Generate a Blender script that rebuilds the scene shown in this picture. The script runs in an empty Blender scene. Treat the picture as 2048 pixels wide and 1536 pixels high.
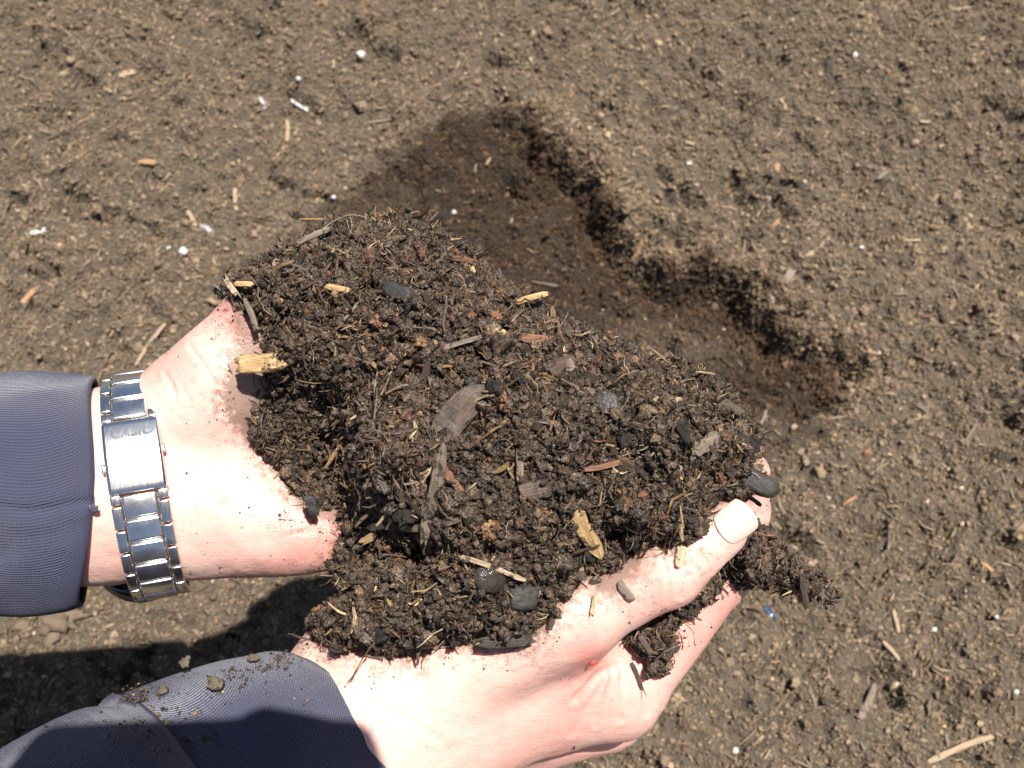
import bpy, bmesh, math, random
import numpy as np
from mathutils import Vector, Matrix

random.seed(7)
RNG = np.random.default_rng(7)
rad = math.radians
SC = bpy.context.scene
COL = SC.collection

# ------------------------------------------------------------------ camera
PITCH = 60.0                      # degrees below the horizon
CAM_H = 0.71                      # metres above the ground
FPX = 2054.0                      # focal length in pixels of the 2048 px wide photograph
cam_d = bpy.data.cameras.new('camera')
cam = bpy.data.objects.new('camera', cam_d)
COL.objects.link(cam)
cam.location = (0, 0, CAM_H)
cam.rotation_euler = (rad(90 - PITCH), 0, 0)
cam_d.sensor_width = 36.0
cam_d.lens = 36.0 * FPX / 2048.0
cam_d.clip_start = 0.01
cam_d.clip_end = 2000.0
cam_d.dof.use_dof = True
cam_d.dof.focus_distance = 0.318
cam_d.dof.aperture_fstop = 24.0
SC.camera = cam

CF = Vector((0, math.cos(rad(PITCH)), -math.sin(rad(PITCH))))
CU = Vector((0, math.sin(rad(PITCH)), math.cos(rad(PITCH))))
CR = Vector((1, 0, 0))
CC = Vector((0, 0, CAM_H))
B3 = np.array([CR, CU, CF])

# ------------------------------------------------------------------ sun, sky, exposure
LC = (-0.235, -0.49, 1.0)          # direction in which sunlight travels, in right, up, forward of the lens
L = (LC[0] * CR + LC[1] * CU + LC[2] * CF).normalized()
sd = bpy.data.lights.new('sun', 'SUN')
sd.energy = 5.0
sd.angle = rad(0.5)
sd.color = (1.0, 0.96, 0.90)
sun = bpy.data.objects.new('sun', sd)
COL.objects.link(sun)
sun.location = (1, 0, 4)
sun.rotation_euler = L.to_track_quat('-Z', 'Y').to_euler()
SC.world = bpy.data.worlds.new('World')
SC.world.use_nodes = True
wn = SC.world.node_tree
bg = wn.nodes['Background']
sky = wn.nodes.new('ShaderNodeTexSky')
sky.sky_type = 'NISHITA'
sky.sun_disc = False
sky.sun_elevation = math.asin(-L.z)
sky.sun_rotation = math.atan2(-L.x, -L.y)
wn.links.new(sky.outputs['Color'], bg.inputs['Color'])
bg.inputs['Strength'].default_value = 0.05
SC.view_settings.view_transform = 'Standard'
SC.view_settings.look = 'None'
SC.view_settings.gamma = 1.0
SC.view_settings.use_curve_mapping = False
SC.view_settings.exposure = 0.70


# ------------------------------------------------------------------ helpers
def P(px, py, d):
    """photograph pixel + depth in mm -> millimetres in right, up, forward axes"""
    px, py, d = np.asarray(px, float), np.asarray(py, float), np.asarray(d, float)
    return np.stack([(px - 1024) / FPX * d, -(py - 768) / FPX * d, d + 0 * px], -1)


def W(p):
    """millimetres in right, up, forward axes -> world metres"""
    return np.asarray(p, float) * 0.001 @ B3 + np.array(CC)


def G(px, py, z=0.0):
    """pixel -> point of the horizontal plane at height z"""
    v = np.array([(px - 1024) / FPX, -(py - 768) / FPX, 1.0]) @ B3
    t = (z - CAM_H) / v[2]
    return np.array(CC) + t * v


def mesh_obj(name, verts, faces, mat=None, parent=None, smooth=True, link=True):
    me = bpy.data.meshes.new(name)
    me.from_pydata(np.asarray(verts).tolist(), [], [list(map(int, f)) for f in faces] if not isinstance(faces, np.ndarray) else faces.tolist())
    me.update()
    if smooth:
        me.polygons.foreach_set('use_smooth', [True] * len(me.polygons))
    if mat:
        me.materials.append(mat)
    if not link:
        return me
    o = bpy.data.objects.new(name, me)
    COL.objects.link(o)
    if parent:
        o.parent = parent
    return o


def tag(o, label=None, cat=None, group=None, kind=None):
    if label: o['label'] = label
    if cat: o['category'] = cat
    if group: o['group'] = group
    if kind: o['kind'] = kind
    return o


def empty(name):
    o = bpy.data.objects.new(name, None)
    COL.objects.link(o)
    o.empty_display_size = 0.02
    return o


_hcache = {}
def _lat(seed, n):
    k = (seed, n)
    if k not in _hcache:
        _hcache[k] = np.random.default_rng(seed).random((n, n, n)).astype(np.float32)
    return _hcache[k]


def noise3(p, seed=0):
    """smooth value noise in -1..1 at points p (N,3), period 32"""
    p = np.asarray(p, np.float64)
    T = _lat(seed, 32)
    i = np.floor(p).astype(int)
    f = p - i
    f = f * f * (3 - 2 * f)
    i0 = i & 31
    i1 = (i + 1) & 31
    x0, y0, z0 = i0[..., 0], i0[..., 1], i0[..., 2]
    x1, y1, z1 = i1[..., 0], i1[..., 1], i1[..., 2]
    fx, fy, fz = f[..., 0], f[..., 1], f[..., 2]
    a = T[x0, y0, z0] * (1 - fx) + T[x1, y0, z0] * fx
    b = T[x0, y1, z0] * (1 - fx) + T[x1, y1, z0] * fx
    c = T[x0, y0, z1] * (1 - fx) + T[x1, y0, z1] * fx
    d = T[x0, y1, z1] * (1 - fx) + T[x1, y1, z1] * fx
    return ((a * (1 - fy) + b * fy) * (1 - fz) + (c * (1 - fy) + d * fy) * fz) * 2 - 1


def fbm(p, oct=4, seed=0, gain=0.5):
    s, a, q = 0, 1.0, np.asarray(p, float)
    for k in range(oct):
        s = s + a * noise3(q + 7.3 * k, seed + k)
        a *= gain
        q = q * 2.03
    return s


def seg_dist(x, y, pts, closed=False):
    pts = list(pts)
    if closed:
        pts.append(pts[0])
    best = np.full(np.shape(x), 1e9)
    for (ax, ay), (bx, by) in zip(pts[:-1], pts[1:]):
        dx, dy = bx - ax, by - ay
        t = np.clip(((x - ax) * dx + (y - ay) * dy) / (dx * dx + dy * dy + 1e-12), 0, 1)
        best = np.minimum(best, np.hypot(x - ax - t * dx, y - ay - t * dy))
    return best


def inside(x, y, poly):
    r = np.zeros(np.shape(x), bool)
    n = len(poly)
    for k in range(n):
        ax, ay = poly[k]
        bx, by = poly[(k + 1) % n]
        c = ((ay > y) != (by > y)) & (x < (bx - ax) * (y - ay) / ((by - ay) + 1e-12) + ax)
        r ^= c
    return r


def sstep(a, b, x):
    t = np.clip((x - a) / (b - a), 0, 1)
    return t * t * (3 - 2 * t)


# ------------------------------------------------------------------ materials
def new_mat(name):
    m = bpy.data.materials.new(name)
    m.use_nodes = True
    nt = m.node_tree
    return m, nt, nt.nodes['Principled BSDF'], nt.nodes, nt.links


def nd(ns, typ, **kw):
    n = ns.new(typ)
    for k, v in kw.items():
        if k in ('inp',):
            for a, b in v.items():
                n.inputs[a].default_value = b
        else:
            setattr(n, k, v)
    return n


def ramp(ns, stops):
    r = ns.new('ShaderNodeValToRGB')
    e = r.color_ramp.elements
    e[0].position, e[0].color = stops[0][0], (*stops[0][1], 1)
    e[1].position, e[1].color = stops[1][0], (*stops[1][1], 1)
    for p, c in stops[2:]:
        k = e.new(p)
        k.color = (*c, 1)
    return r


def crumb_mat(name, gain, rough, spec, tint_src='INSTANCER'):
    """earth crumbs: colour of each piece from its own tint, fine mottling, moist sheen"""
    m, nt, b, ns, ln = new_mat(name)
    at = nd(ns, 'ShaderNodeAttribute', attribute_type=tint_src, attribute_name='tint')
    geo = nd(ns, 'ShaderNodeNewGeometry')
    nz = nd(ns, 'ShaderNodeTexNoise', inp={'Scale': 900.0, 'Detail': 3.0, 'Roughness': 0.65})
    ln.new(geo.outputs['Position'], nz.inputs['Vector'])
    rp = ramp(ns, [(0.3, (0.62, 0.62, 0.62)), (0.72, (1.35, 1.3, 1.22))])
    ln.new(nz.outputs['Fac'], rp.inputs['Fac'])
    mx = nd(ns, 'ShaderNodeMix', data_type='RGBA', blend_type='MULTIPLY', inp={'Factor': 1.0})
    ln.new(at.outputs['Color'], mx.inputs['A'])
    ln.new(rp.outputs['Color'], mx.inputs['B'])
    mg = nd(ns, 'ShaderNodeMix', data_type='RGBA', blend_type='MULTIPLY', inp={'Factor': 1.0})
    mg.inputs['B'].default_value = (gain, gain, gain, 1)
    ln.new(mx.outputs['Result'], mg.inputs['A'])
    ln.new(mg.outputs['Result'], b.inputs['Base Color'])
    b.inputs['Roughness'].default_value = rough
    b.inputs['Specular IOR Level'].default_value = spec
    bp = nd(ns, 'ShaderNodeBump', inp={'Strength': 0.6, 'Distance': 0.0004})
    ln.new(nz.outputs['Fac'], bp.inputs['Height'])
    ln.new(bp.outputs['Normal'], b.inputs['Normal'])
    return m


def wood_mat(name, c1, c2, dirt=0.45, rough=0.7, sx=90):
    m, nt, b, ns, ln = new_mat(name)
    tc = nd(ns, 'ShaderNodeTexCoord')
    mp = nd(ns, 'ShaderNodeMapping')
    mp.inputs['Scale'].default_value = (sx, 1400, 1400)
    nz = nd(ns, 'ShaderNodeTexNoise', inp={'Scale': 1.0, 'Detail': 4.0, 'Roughness': 0.6})
    ln.new(tc.outputs['Object'], mp.inputs['Vector'])
    ln.new(mp.outputs['Vector'], nz.inputs['Vector'])
    rp = ramp(ns, [(0.35, c1), (0.65, c2)])
    ln.new(nz.outputs['Fac'], rp.inputs['Fac'])
    n2 = nd(ns, 'ShaderNodeTexNoise', inp={'Scale': 260.0, 'Detail': 5.0, 'Roughness': 0.7})
    ln.new(tc.outputs['Object'], n2.inputs['Vector'])
    r2 = ramp(ns, [(0.62 - dirt * 0.3, (0, 0, 0)), (0.70 - dirt * 0.3, (1, 1, 1))])
    ln.new(n2.outputs['Fac'], r2.inputs['Fac'])
    mx = nd(ns, 'ShaderNodeMix', data_type='RGBA')
    ln.new(r2.outputs['Color'], mx.inputs['Factor'])
    ln.new(rp.outputs['Color'], mx.inputs['A'])
    mx.inputs['B'].default_value = (0.035, 0.024, 0.016, 1)
    ln.new(mx.outputs['Result'], b.inputs['Base Color'])
    b.inputs['Roughness'].default_value = rough
    bp = nd(ns, 'ShaderNodeBump', inp={'Strength': 0.8, 'Distance': 0.0006})
    ln.new(nz.outputs['Fac'], bp.inputs['Height'])
    ln.new(bp.outputs['Normal'], b.inputs['Normal'])
    return m


def soil_base_mat(name, c1, c2, moist=None):
    m, nt, b, ns, ln = new_mat(name)
    geo = nd(ns, 'ShaderNodeNewGeometry')
    nz = nd(ns, 'ShaderNodeTexNoise', inp={'Scale': 260.0, 'Detail': 8.0, 'Roughness': 0.7})
    ln.new(geo.outputs['Position'], nz.inputs['Vector'])
    rp = ramp(ns, [(0.35, c1), (0.7, c2)])
    ln.new(nz.outputs['Fac'], rp.inputs['Fac'])
    out = rp.outputs['Color']
    if moist:
        at = nd(ns, 'ShaderNodeAttribute', attribute_name='moist')
        mx = nd(ns, 'ShaderNodeMix', data_type='RGBA', blend_type='MULTIPLY')
        ln.new(at.outputs['Fac'], mx.inputs['Factor'])
        ln.new(out, mx.inputs['A'])
        mx.inputs['B'].default_value = (*moist, 1)
        out = mx.outputs['Result']
    ln.new(out, b.inputs['Base Color'])
    b.inputs['Roughness'].default_value = 0.9
    vo = nd(ns, 'ShaderNodeTexVoronoi', inp={'Scale': 330.0})
    ln.new(geo.outputs['Position'], vo.inputs['Vector'])
    ad = nd(ns, 'ShaderNodeMath', operation='SUBTRACT')
    ln.new(nz.outputs['Fac'], ad.inputs[0])
    ln.new(vo.outputs['Distance'], ad.inputs[1])
    bp = nd(ns, 'ShaderNodeBump', inp={'Strength': 1.0, 'Distance': 0.002})
    ln.new(ad.outputs[0], bp.inputs['Height'])
    ln.new(bp.outputs['Normal'], b.inputs['Normal'])
    return m


def skin_mat():
    m, nt, b, ns, ln = new_mat('skin')
    at = nd(ns, 'ShaderNodeAttribute', attribute_name='flush')
    tc = nd(ns, 'ShaderNodeTexCoord')
    n1 = nd(ns, 'ShaderNodeTexNoise', inp={'Scale': 45.0, 'Detail': 4.0, 'Roughness': 0.6})
    ln.new(tc.outputs['Object'], n1.inputs['Vector'])
    ad = nd(ns, 'ShaderNodeMath', operation='MULTIPLY_ADD')
    ln.new(n1.outputs['Fac'], ad.inputs[0])
    ad.inputs[1].default_value = 1.5
    ad.inputs[2].default_value = -0.66
    ad2 = nd(ns, 'ShaderNodeMath', operation='ADD')
    ln.new(ad.outputs[0], ad2.inputs[0])
    ln.new(at.outputs['Fac'], ad2.inputs[1])
    rp = ramp(ns, [(0.0, (0.76, 0.52, 0.435)), (1.0, (0.64, 0.27, 0.225))])
    ln.new(ad2.outputs[0], rp.inputs['Fac'])
    # earth rubbed into the skin beside the heap
    gr = nd(ns, 'ShaderNodeAttribute', attribute_name='grime')
    gn = nd(ns, 'ShaderNodeTexNoise', inp={'Scale': 420.0, 'Detail': 6.0, 'Roughness': 0.75})
    ln.new(tc.outputs['Object'], gn.inputs['Vector'])
    ga = nd(ns, 'ShaderNodeMath', operation='MULTIPLY_ADD')
    ln.new(gr.outputs['Fac'], ga.inputs[0])
    ga.inputs[1].default_value = 0.34
    ln.new(gn.outputs['Fac'], ga.inputs[2])
    gp = ramp(ns, [(0.60, (0, 0, 0)), (0.80, (0.7, 0.7, 0.7))])
    ln.new(ga.outputs[0], gp.inputs['Fac'])
    gx = nd(ns, 'ShaderNodeMix', data_type='RGBA')
    ln.new(gp.outputs['Color'], gx.inputs['Factor'])
    ln.new(rp.outputs['Color'], gx.inputs['A'])
    gx.inputs['B'].default_value = (0.14, 0.085, 0.055, 1)
    ln.new(gx.outputs['Result'], b.inputs['Base Color'])
    b.inputs['Roughness'].default_value = 0.45
    b.inputs['Specular IOR Level'].default_value = 0.45
    b.inputs['Subsurface Weight'].default_value = 0.6
    b.inputs['Subsurface Radius'].default_value = (1.0, 0.35, 0.2)
    b.inputs['Subsurface Scale'].default_value = 0.004
    # skin relief: fine cross-hatched lines, stretched pores
    v1 = nd(ns, 'ShaderNodeTexVoronoi', feature='DISTANCE_TO_EDGE', inp={'Scale': 700.0})
    mp = nd(ns, 'ShaderNodeMapping')
    mp.inputs['Scale'].default_value = (0.55, 1.2, 1.0)
    mp.inputs['Rotation'].default_value = (0, 0, 0.6)
    ln.new(tc.outputs['Object'], mp.inputs['Vector'])
    ln.new(mp.outputs['Vector'], v1.inputs['Vector'])
    n2 = nd(ns, 'ShaderNodeTexNoise', inp={'Scale': 170.0, 'Detail': 6.0, 'Roughness': 0.65, 'Distortion': 0.6})
    ln.new(mp.outputs['Vector'], n2.inputs['Vector'])
    sm = nd(ns, 'ShaderNodeMath', operation='MULTIPLY_ADD')
    ln.new(v1.outputs['Distance'], sm.inputs[0])
    sm.inputs[1].default_value = 0.4
    ln.new(n2.outputs['Fac'], sm.inputs[2])
    bp = nd(ns, 'ShaderNodeBump', inp={'Strength': 0.5, 'Distance': 0.0007})
    ln.new(sm.outputs[0], bp.inputs['Height'])
    ln.new(bp.outputs['Normal'], b.inputs['Normal'])
    return m


def knit_mat():
    m, nt, b, ns, ln = new_mat('navy_knit')
    uv = nd(ns, 'ShaderNodeUVMap')
    tc = nd(ns, 'ShaderNodeTexCoord')
    nz0 = nd(ns, 'ShaderNodeTexNoise', inp={'Scale': 60.0, 'Detail': 2.0})
    ln.new(tc.outputs['Object'], nz0.inputs['Vector'])
    sep = nd(ns, 'ShaderNodeSeparateXYZ')
    ln.new(uv.outputs['UV'], sep.inputs['Vector'])

    def wave(src, freq, wob):
        a = nd(ns, 'ShaderNodeMath', operation='MULTIPLY_ADD')
        ln.new(nz0.outputs['Fac'], a.inputs[0])
        a.inputs[1].default_value = wob
        ln.new(src, a.inputs[2])
        c = nd(ns, 'ShaderNodeMath', operation='MULTIPLY')
        ln.new(a.outputs[0], c.inputs[0])
        c.inputs[1].default_value = freq
        s = nd(ns, 'ShaderNodeMath', operation='SINE')
        ln.new(c.outputs[0], s.inputs[0])
        return s.outputs[0]
    w1 = wave(sep.outputs['X'], 2 * math.pi / 0.88, 2.2)     # ribs, uv in mm
    w2 = wave(sep.outputs['Y'], 2 * math.pi / 0.75, 2.0)
    mul = nd(ns, 'ShaderNodeMath', operation='MULTIPLY_ADD')
    ln.new(w2, mul.inputs[0])
    mul.inputs[1].default_value = 0.35
    ln.new(w1, mul.inputs[2])
    fz = nd(ns, 'ShaderNodeTexNoise', inp={'Scale': 1500.0, 'Detail': 3.0, 'Roughness': 0.7})
    ln.new(tc.outputs['Object'], fz.inputs['Vector'])
    mm = nd(ns, 'ShaderNodeMath', operation='MULTIPLY_ADD')
    ln.new(fz.outputs['Fac'], mm.inputs[0])
    mm.inputs[1].default_value = 2.6
    ln.new(mul.outputs[0], mm.inputs[2])
    rp = ramp(ns, [(0.0, (0.031, 0.034, 0.064)), (1.0, (0.082, 0.088, 0.150))])
    mr = nd(ns, 'ShaderNodeMapRange', inp={'From Min': -1.6, 'From Max': 4.2})
    ln.new(mm.outputs[0], mr.inputs['Value'])
    ln.new(mr.outputs['Result'], rp.inputs['Fac'])
    # dust rubbed into the cloth
    dn = nd(ns, 'ShaderNodeTexNoise', inp={'Scale': 28.0, 'Detail': 6.0, 'Roughness': 0.6})
    ln.new(tc.outputs['Object'], dn.inputs['Vector'])
    dr = ramp(ns, [(0.45, (0, 0, 0)), (0.78, (0.38, 0.38, 0.38))])
    ln.new(dn.outputs['Fac'], dr.inputs['Fac'])
    mx = nd(ns, 'ShaderNodeMix', data_type='RGBA')
    ln.new(dr.outputs['Color'], mx.inputs['Factor'])
    ln.new(rp.outputs['Color'], mx.inputs['A'])
    mx.inputs['B'].default_value = (0.105, 0.086, 0.078, 1)
    ln.new(mx.outputs['Result'], b.inputs['Base Color'])
    b.inputs['Roughness'].default_value = 0.95
    b.inputs['Specular IOR Level'].default_value = 0.15
    b.inputs['Sheen Weight'].default_value = 0.25
    b.inputs['Sheen Roughness'].default_value = 0.5
    bp = nd(ns, 'ShaderNodeBump', inp={'Strength': 0.7, 'Distance': 0.00035})
    ln.new(mm.outputs[0], bp.inputs['Height'])
    ln.new(bp.outputs['Normal'], b.inputs['Normal'])
    return m


def metal_mat(name, rough, col=(0.76, 0.735, 0.70), brushed=True):
    m, nt, b, ns, ln = new_mat(name)
    b.inputs['Metallic'].default_value = 1.0
    b.inputs['Base Color'].default_value = (*col, 1)
    tc = nd(ns, 'ShaderNodeTexCoord')
    mp = nd(ns, 'ShaderNodeMapping')
    mp.inputs['Scale'].default_value = (3000, 200, 200) if brushed else (400, 400, 400)
    nz = nd(ns, 'ShaderNodeTexNoise', inp={'Scale': 1.0, 'Detail': 3.0})
    ln.new(tc.outputs['Object'], mp.inputs['Vector'])
    ln.new(mp.outputs['Vector'], nz.inputs['Vector'])
    mr = nd(ns, 'ShaderNodeMapRange', inp={'To Min': rough * 0.6, 'To Max': rough * 1.5})
    ln.new(nz.outputs['Fac'], mr.inputs['Value'])
    ln.new(mr.outputs['Result'], b.inputs['Roughness'])
    bp = nd(ns, 'ShaderNodeBump', inp={'Strength': 0.05, 'Distance': 0.0001})
    ln.new(nz.outputs['Fac'], bp.inputs['Height'])
    ln.new(bp.outputs['Normal'], b.inputs['Normal'])
    return m


def plain_mat(name, col, rough=0.6, spec=0.5, bump=0.3, scale=900, dist=0.0003):
    m, nt, b, ns, ln = new_mat(name)
    tc = nd(ns, 'ShaderNodeTexCoord')
    nz = nd(ns, 'ShaderNodeTexNoise', inp={'Scale': scale, 'Detail': 4.0, 'Roughness': 0.65})
    ln.new(tc.outputs['Object'], nz.inputs['Vector'])
    rp = ramp(ns, [(0.3, tuple(c * 0.75 for c in col)), (0.7, tuple(min(1, c * 1.2) for c in col))])
    ln.new(nz.outputs['Fac'], rp.inputs['Fac'])
    ln.new(rp.outputs['Color'], b.inputs['Base Color'])
    b.inputs['Roughness'].default_value = rough
    b.inputs['Specular IOR Level'].default_value = spec
    bp = nd(ns, 'ShaderNodeBump', inp={'Strength': bump, 'Distance': dist})
    ln.new(nz.outputs['Fac'], bp.inputs['Height'])
    ln.new(bp.outputs['Normal'], b.inputs['Normal'])
    return m


M_GROUND = soil_base_mat('dry_compost', (0.074, 0.056, 0.038), (0.15, 0.117, 0.080), moist=(0.26, 0.20, 0.16))
M_GCRUMB = crumb_mat('dry_crumbs', 1.0, 0.85, 0.3)
M_PILE = soil_base_mat('moist_compost', (0.012, 0.009, 0.007), (0.045, 0.032, 0.023))
M_PCRUMB = crumb_mat('moist_crumbs', 1.0, 0.50, 0.5)
M_SKIN = skin_mat()
M_KNIT = knit_mat()
M_STEEL = metal_mat('brushed_steel', 0.22)
M_POLISH = metal_mat('polished_steel', 0.24, (0.84, 0.82, 0.79), False)
M_STRAW = wood_mat('straw_wood', (0.30, 0.175, 0.07), (0.60, 0.41, 0.20), 0.28)
M_PALE = wood_mat('pale_wood', (0.26, 0.19, 0.115), (0.52, 0.40, 0.26), 0.22)
M_GREYW = wood_mat('weathered_wood', (0.11, 0.082, 0.058), (0.24, 0.185, 0.13), 0.35)
M_RED = wood_mat('reddish_wood', (0.13, 0.058, 0.03), (0.26, 0.125, 0.07), 0.35)
M_BARK = wood_mat('brown_bark', (0.062, 0.038, 0.027), (0.115, 0.072, 0.052), 0.4, 0.55)
M_DARKW = wood_mat('dark_wood', (0.03, 0.021, 0.015), (0.075, 0.052, 0.036), 0.5, 0.6)
M_STONE = wood_mat('black_stone', (0.034, 0.032, 0.031), (0.055, 0.05, 0.046), 0.45, 0.62, 500)
M_PERL = plain_mat('perlite', (0.56, 0.55, 0.52), 0.8, 0.3, 0.6, 700)
M_NAIL = None


# ------------------------------------------------------------------ signed-distance modelling of the hands
class Field:
    def __init__(s, lo, hi, h):
        s.lo, s.h = np.array(lo, float), h
        n = np.ceil((np.array(hi) - s.lo) / h).astype(int) + 1
        s.n = n
        ax = [s.lo[k] + h * np.arange(n[k]) for k in range(3)]
        s.X, s.Y, s.Z = [a.astype(np.float32) for a in np.meshgrid(*ax, indexing='ij')]
        s.F = np.full(s.X.shape, 60.0, np.float32)

    def _smin(s, a, b, k):
        h = np.maximum(k - np.abs(a - b), 0) / k
        return np.minimum(a, b) - h * h * k * 0.25

    def _box(s, lo, hi):
        a = np.clip(((np.minimum(lo, hi) - s.lo) / s.h).astype(int), 0, s.n - 1)
        b = np.clip(((np.maximum(lo, hi) - s.lo) / s.h).astype(int) + 2, 1, s.n)
        return tuple(slice(i, j) for i, j in zip(a, b))

    def cone(s, a, b, ra, rb, k=6.0, flat=None, fac=1.0):
        """tapered capsule; flat = unit normal along which it is squeezed by fac"""
        a, b = np.array(a, float), np.array(b, float)
        m = max(ra, rb) * 1.1 + k + 6
        bx = s._box(np.minimum(a, b) - m, np.maximum(a, b) + m)
        X, Y, Z = s.X[bx] - a[0], s.Y[bx] - a[1], s.Z[bx] - a[2]
        d = b - a
        t = np.clip((X * d[0] + Y * d[1] + Z * d[2]) / max(d @ d, 1e-6), 0, 1)
        qx, qy, qz = X - t * d[0], Y - t * d[1], Z - t * d[2]
        r2 = qx * qx + qy * qy + qz * qz
        if flat is not None:
            n = np.array(flat, float)
            n /= np.linalg.norm(n)
            c = qx * n[0] + qy * n[1] + qz * n[2]
            r2 = r2 - c * c + (c / fac) ** 2
        D = np.sqrt(r2) - (ra + (rb - ra) * t)
        if flat is not None:
            D = D * min(1, fac * 1.15)
        s.F[bx] = s._smin(s.F[bx], D.astype(np.float32), k)

    def ball(s, c, r, k=6.0, rot=None):
        """ellipsoid with radii r along rot's columns"""
        c, r = np.array(c, float), np.array(r, float)
        m = r.max() + k + 6
        bx = s._box(c - m, c + m)
        q = np.stack([s.X[bx] - c[0], s.Y[bx] - c[1], s.Z[bx] - c[2]], -1)
        if rot is not None:
            q = q @ np.array(rot)
        k0 = np.linalg.norm(q / r, axis=-1)
        k1 = np.linalg.norm(q / (r * r), axis=-1) + 1e-6
        D = k0 * (k0 - 1) / k1
        s.F[bx] = s._smin(s.F[bx], D.astype(np.float32), k)

    def mesh(s):
        F, h = s.F, s.h
        S = F < 0
        nx, ny, nz = [v - 1 for v in F.shape]
        cnt = np.zeros((nx, ny, nz), np.int8)
        acc = np.zeros((nx, ny, nz, 3), np.float32)
        crs = np.zeros((nx, ny, nz), np.int8)
        corners = [(i, j, k) for i in (0, 1) for j in (0, 1) for k in (0, 1)]
        sl = lambda o: (slice(o[0], o[0] + nx), slice(o[1], o[1] + ny), slice(o[2], o[2] + nz))
        for c in corners:
            cnt += S[sl(c)]
        act = (cnt > 0) & (cnt < 8)
        I = np.argwhere(act)
        Fv = {c: F[I[:, 0] + c[0], I[:, 1] + c[1], I[:, 2] + c[2]] for c in corners}
        pa = np.zeros((len(I), 3))
        pc = np.zeros(len(I))
        for c in corners:
            for ax in range(3):
                if c[ax] == 0:
                    e = list(c)
                    e[ax] = 1
                    e = tuple(e)
                    f0, f1 = Fv[c], Fv[e]
                    x = (f0 < 0) != (f1 < 0)
                    t = np.where(x, f0 / np.where(x, f0 - f1, 1), 0)
                    p = np.array(c, float)[None, :].repeat(len(I), 0)
                    p[:, ax] += t
                    pa += p * x[:, None]
                    pc += x
        V = (I + pa / pc[:, None]) * h + s.lo
        idx = np.full(act.shape, -1, np.int64)
        idx[tuple(I.T)] = np.arange(len(I))
        quads = []
        for ax in range(3):
            a1, a2 = (ax + 1) % 3, (ax + 2) % 3
            s0 = [slice(None)] * 3
            s1 = [slice(None)] * 3
            s0[ax], s1[ax] = slice(0, -1), slice(1, None)
            A, Bb = S[tuple(s0)], S[tuple(s1)]
            E = np.argwhere(A != Bb)
            ok = (E[:, a1] > 0) & (E[:, a2] > 0) & (E[:, a1] < F.shape[a1] - 1) & (E[:, a2] < F.shape[a2] - 1)
            E = E[ok]
            fl = A[tuple(E.T)]
            o = []
            for d1, d2 in ((-1, -1), (0, -1), (0, 0), (-1, 0)):
                q = E.copy()
                q[:, a1] += d1
                q[:, a2] += d2
                o.append(idx[tuple(q.T)])
            Q = np.stack(o, -1)
            Q[~fl] = Q[~fl][:, ::-1]
            quads.append(Q)
        Q = np.concatenate(quads)
        Q = Q[(Q >= 0).all(1)]
        return V, Q


def smooth_mesh(V, Q, it=3, lam=0.5):
    E = np.concatenate([Q[:, [0, 1]], Q[:, [1, 2]], Q[:, [2, 3]], Q[:, [3, 0]]])
    E = np.concatenate([E, E[:, ::-1]])
    n = np.bincount(E[:, 0], minlength=len(V))[:, None]
    for _ in range(it):
        for l in (lam, -lam * 0.9):
            A = np.stack([np.bincount(E[:, 0], V[E[:, 1], k], len(V)) for k in range(3)], -1) / np.maximum(n, 1)
            V = V + l * (A - V)
    return V


def normals(V, Q):
    N = np.zeros_like(V)
    fn = np.cross(V[Q[:, 2]] - V[Q[:, 0]], V[Q[:, 3 % Q.shape[1]]] - V[Q[:, 1]]) if Q.shape[1] == 4 else np.cross(V[Q[:, 1]] - V[Q[:, 0]], V[Q[:, 2]] - V[Q[:, 0]])
    for k in range(Q.shape[1]):
        for c in range(3):
            N[:, c] += np.bincount(Q[:, k], fn[:, c], len(V))
    return N / (np.linalg.norm(N, axis=1, keepdims=True) + 1e-9)


def to_px(V):
    return V[:, 0] / V[:, 2] * FPX + 1024, 768 - V[:, 1] / V[:, 2] * FPX


def spots(px, py, lst):
    s = np.zeros(len(px))
    for x, y, r, a in lst:
        s += a * np.exp(-((px - x) ** 2 + (py - y) ** 2) / (r * r))
    return s


def finish_hand(name, fld, creases, flush, parent, wrinkle=()):
    V, Q = fld.mesh()
    V = smooth_mesh(V, Q, 3)
    N = normals(V, Q)
    px, py = to_px(V)
    front = np.clip(-N[:, 2] * 2.5, 0, 1)                       # only the side turned up
    for pts, depth, w in creases:
        d = seg_dist(px, py, pts)
        V = V - N * (front * depth * (np.exp(-(d / w) ** 2) - 0.45 * np.exp(-((d - 1.9 * w) / w) ** 2)))[:, None]
    V = V + N * (0.35 * fbm(V / 11.0, 3, 40))[:, None]
    f = spots(px, py, flush)
    o = mesh_obj(name, W(V), Q, M_SKIN, parent)
    a = o.data.attributes.new('flush', 'FLOAT', 'POINT')
    a.data.foreach_set('value', f.astype(np.float32))
    gd = np.where(inside(px, py, PILE), 0, seg_dist(px, py, PILE, True))
    if wrinkle:
        gd = np.minimum(gd, seg_dist(px, py, wrinkle))
    a = o.data.attributes.new('grime', 'FLOAT', 'POINT')
    a.data.foreach_set('value', (np.exp(-gd / 26.0) + 0.18 * np.exp(-gd / 120.0)).astype(np.float32))
    sm = o.modifiers.new('smooth', 'SUBSURF')
    sm.levels = sm.render_levels = 1
    return o, V, Q, N


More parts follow.
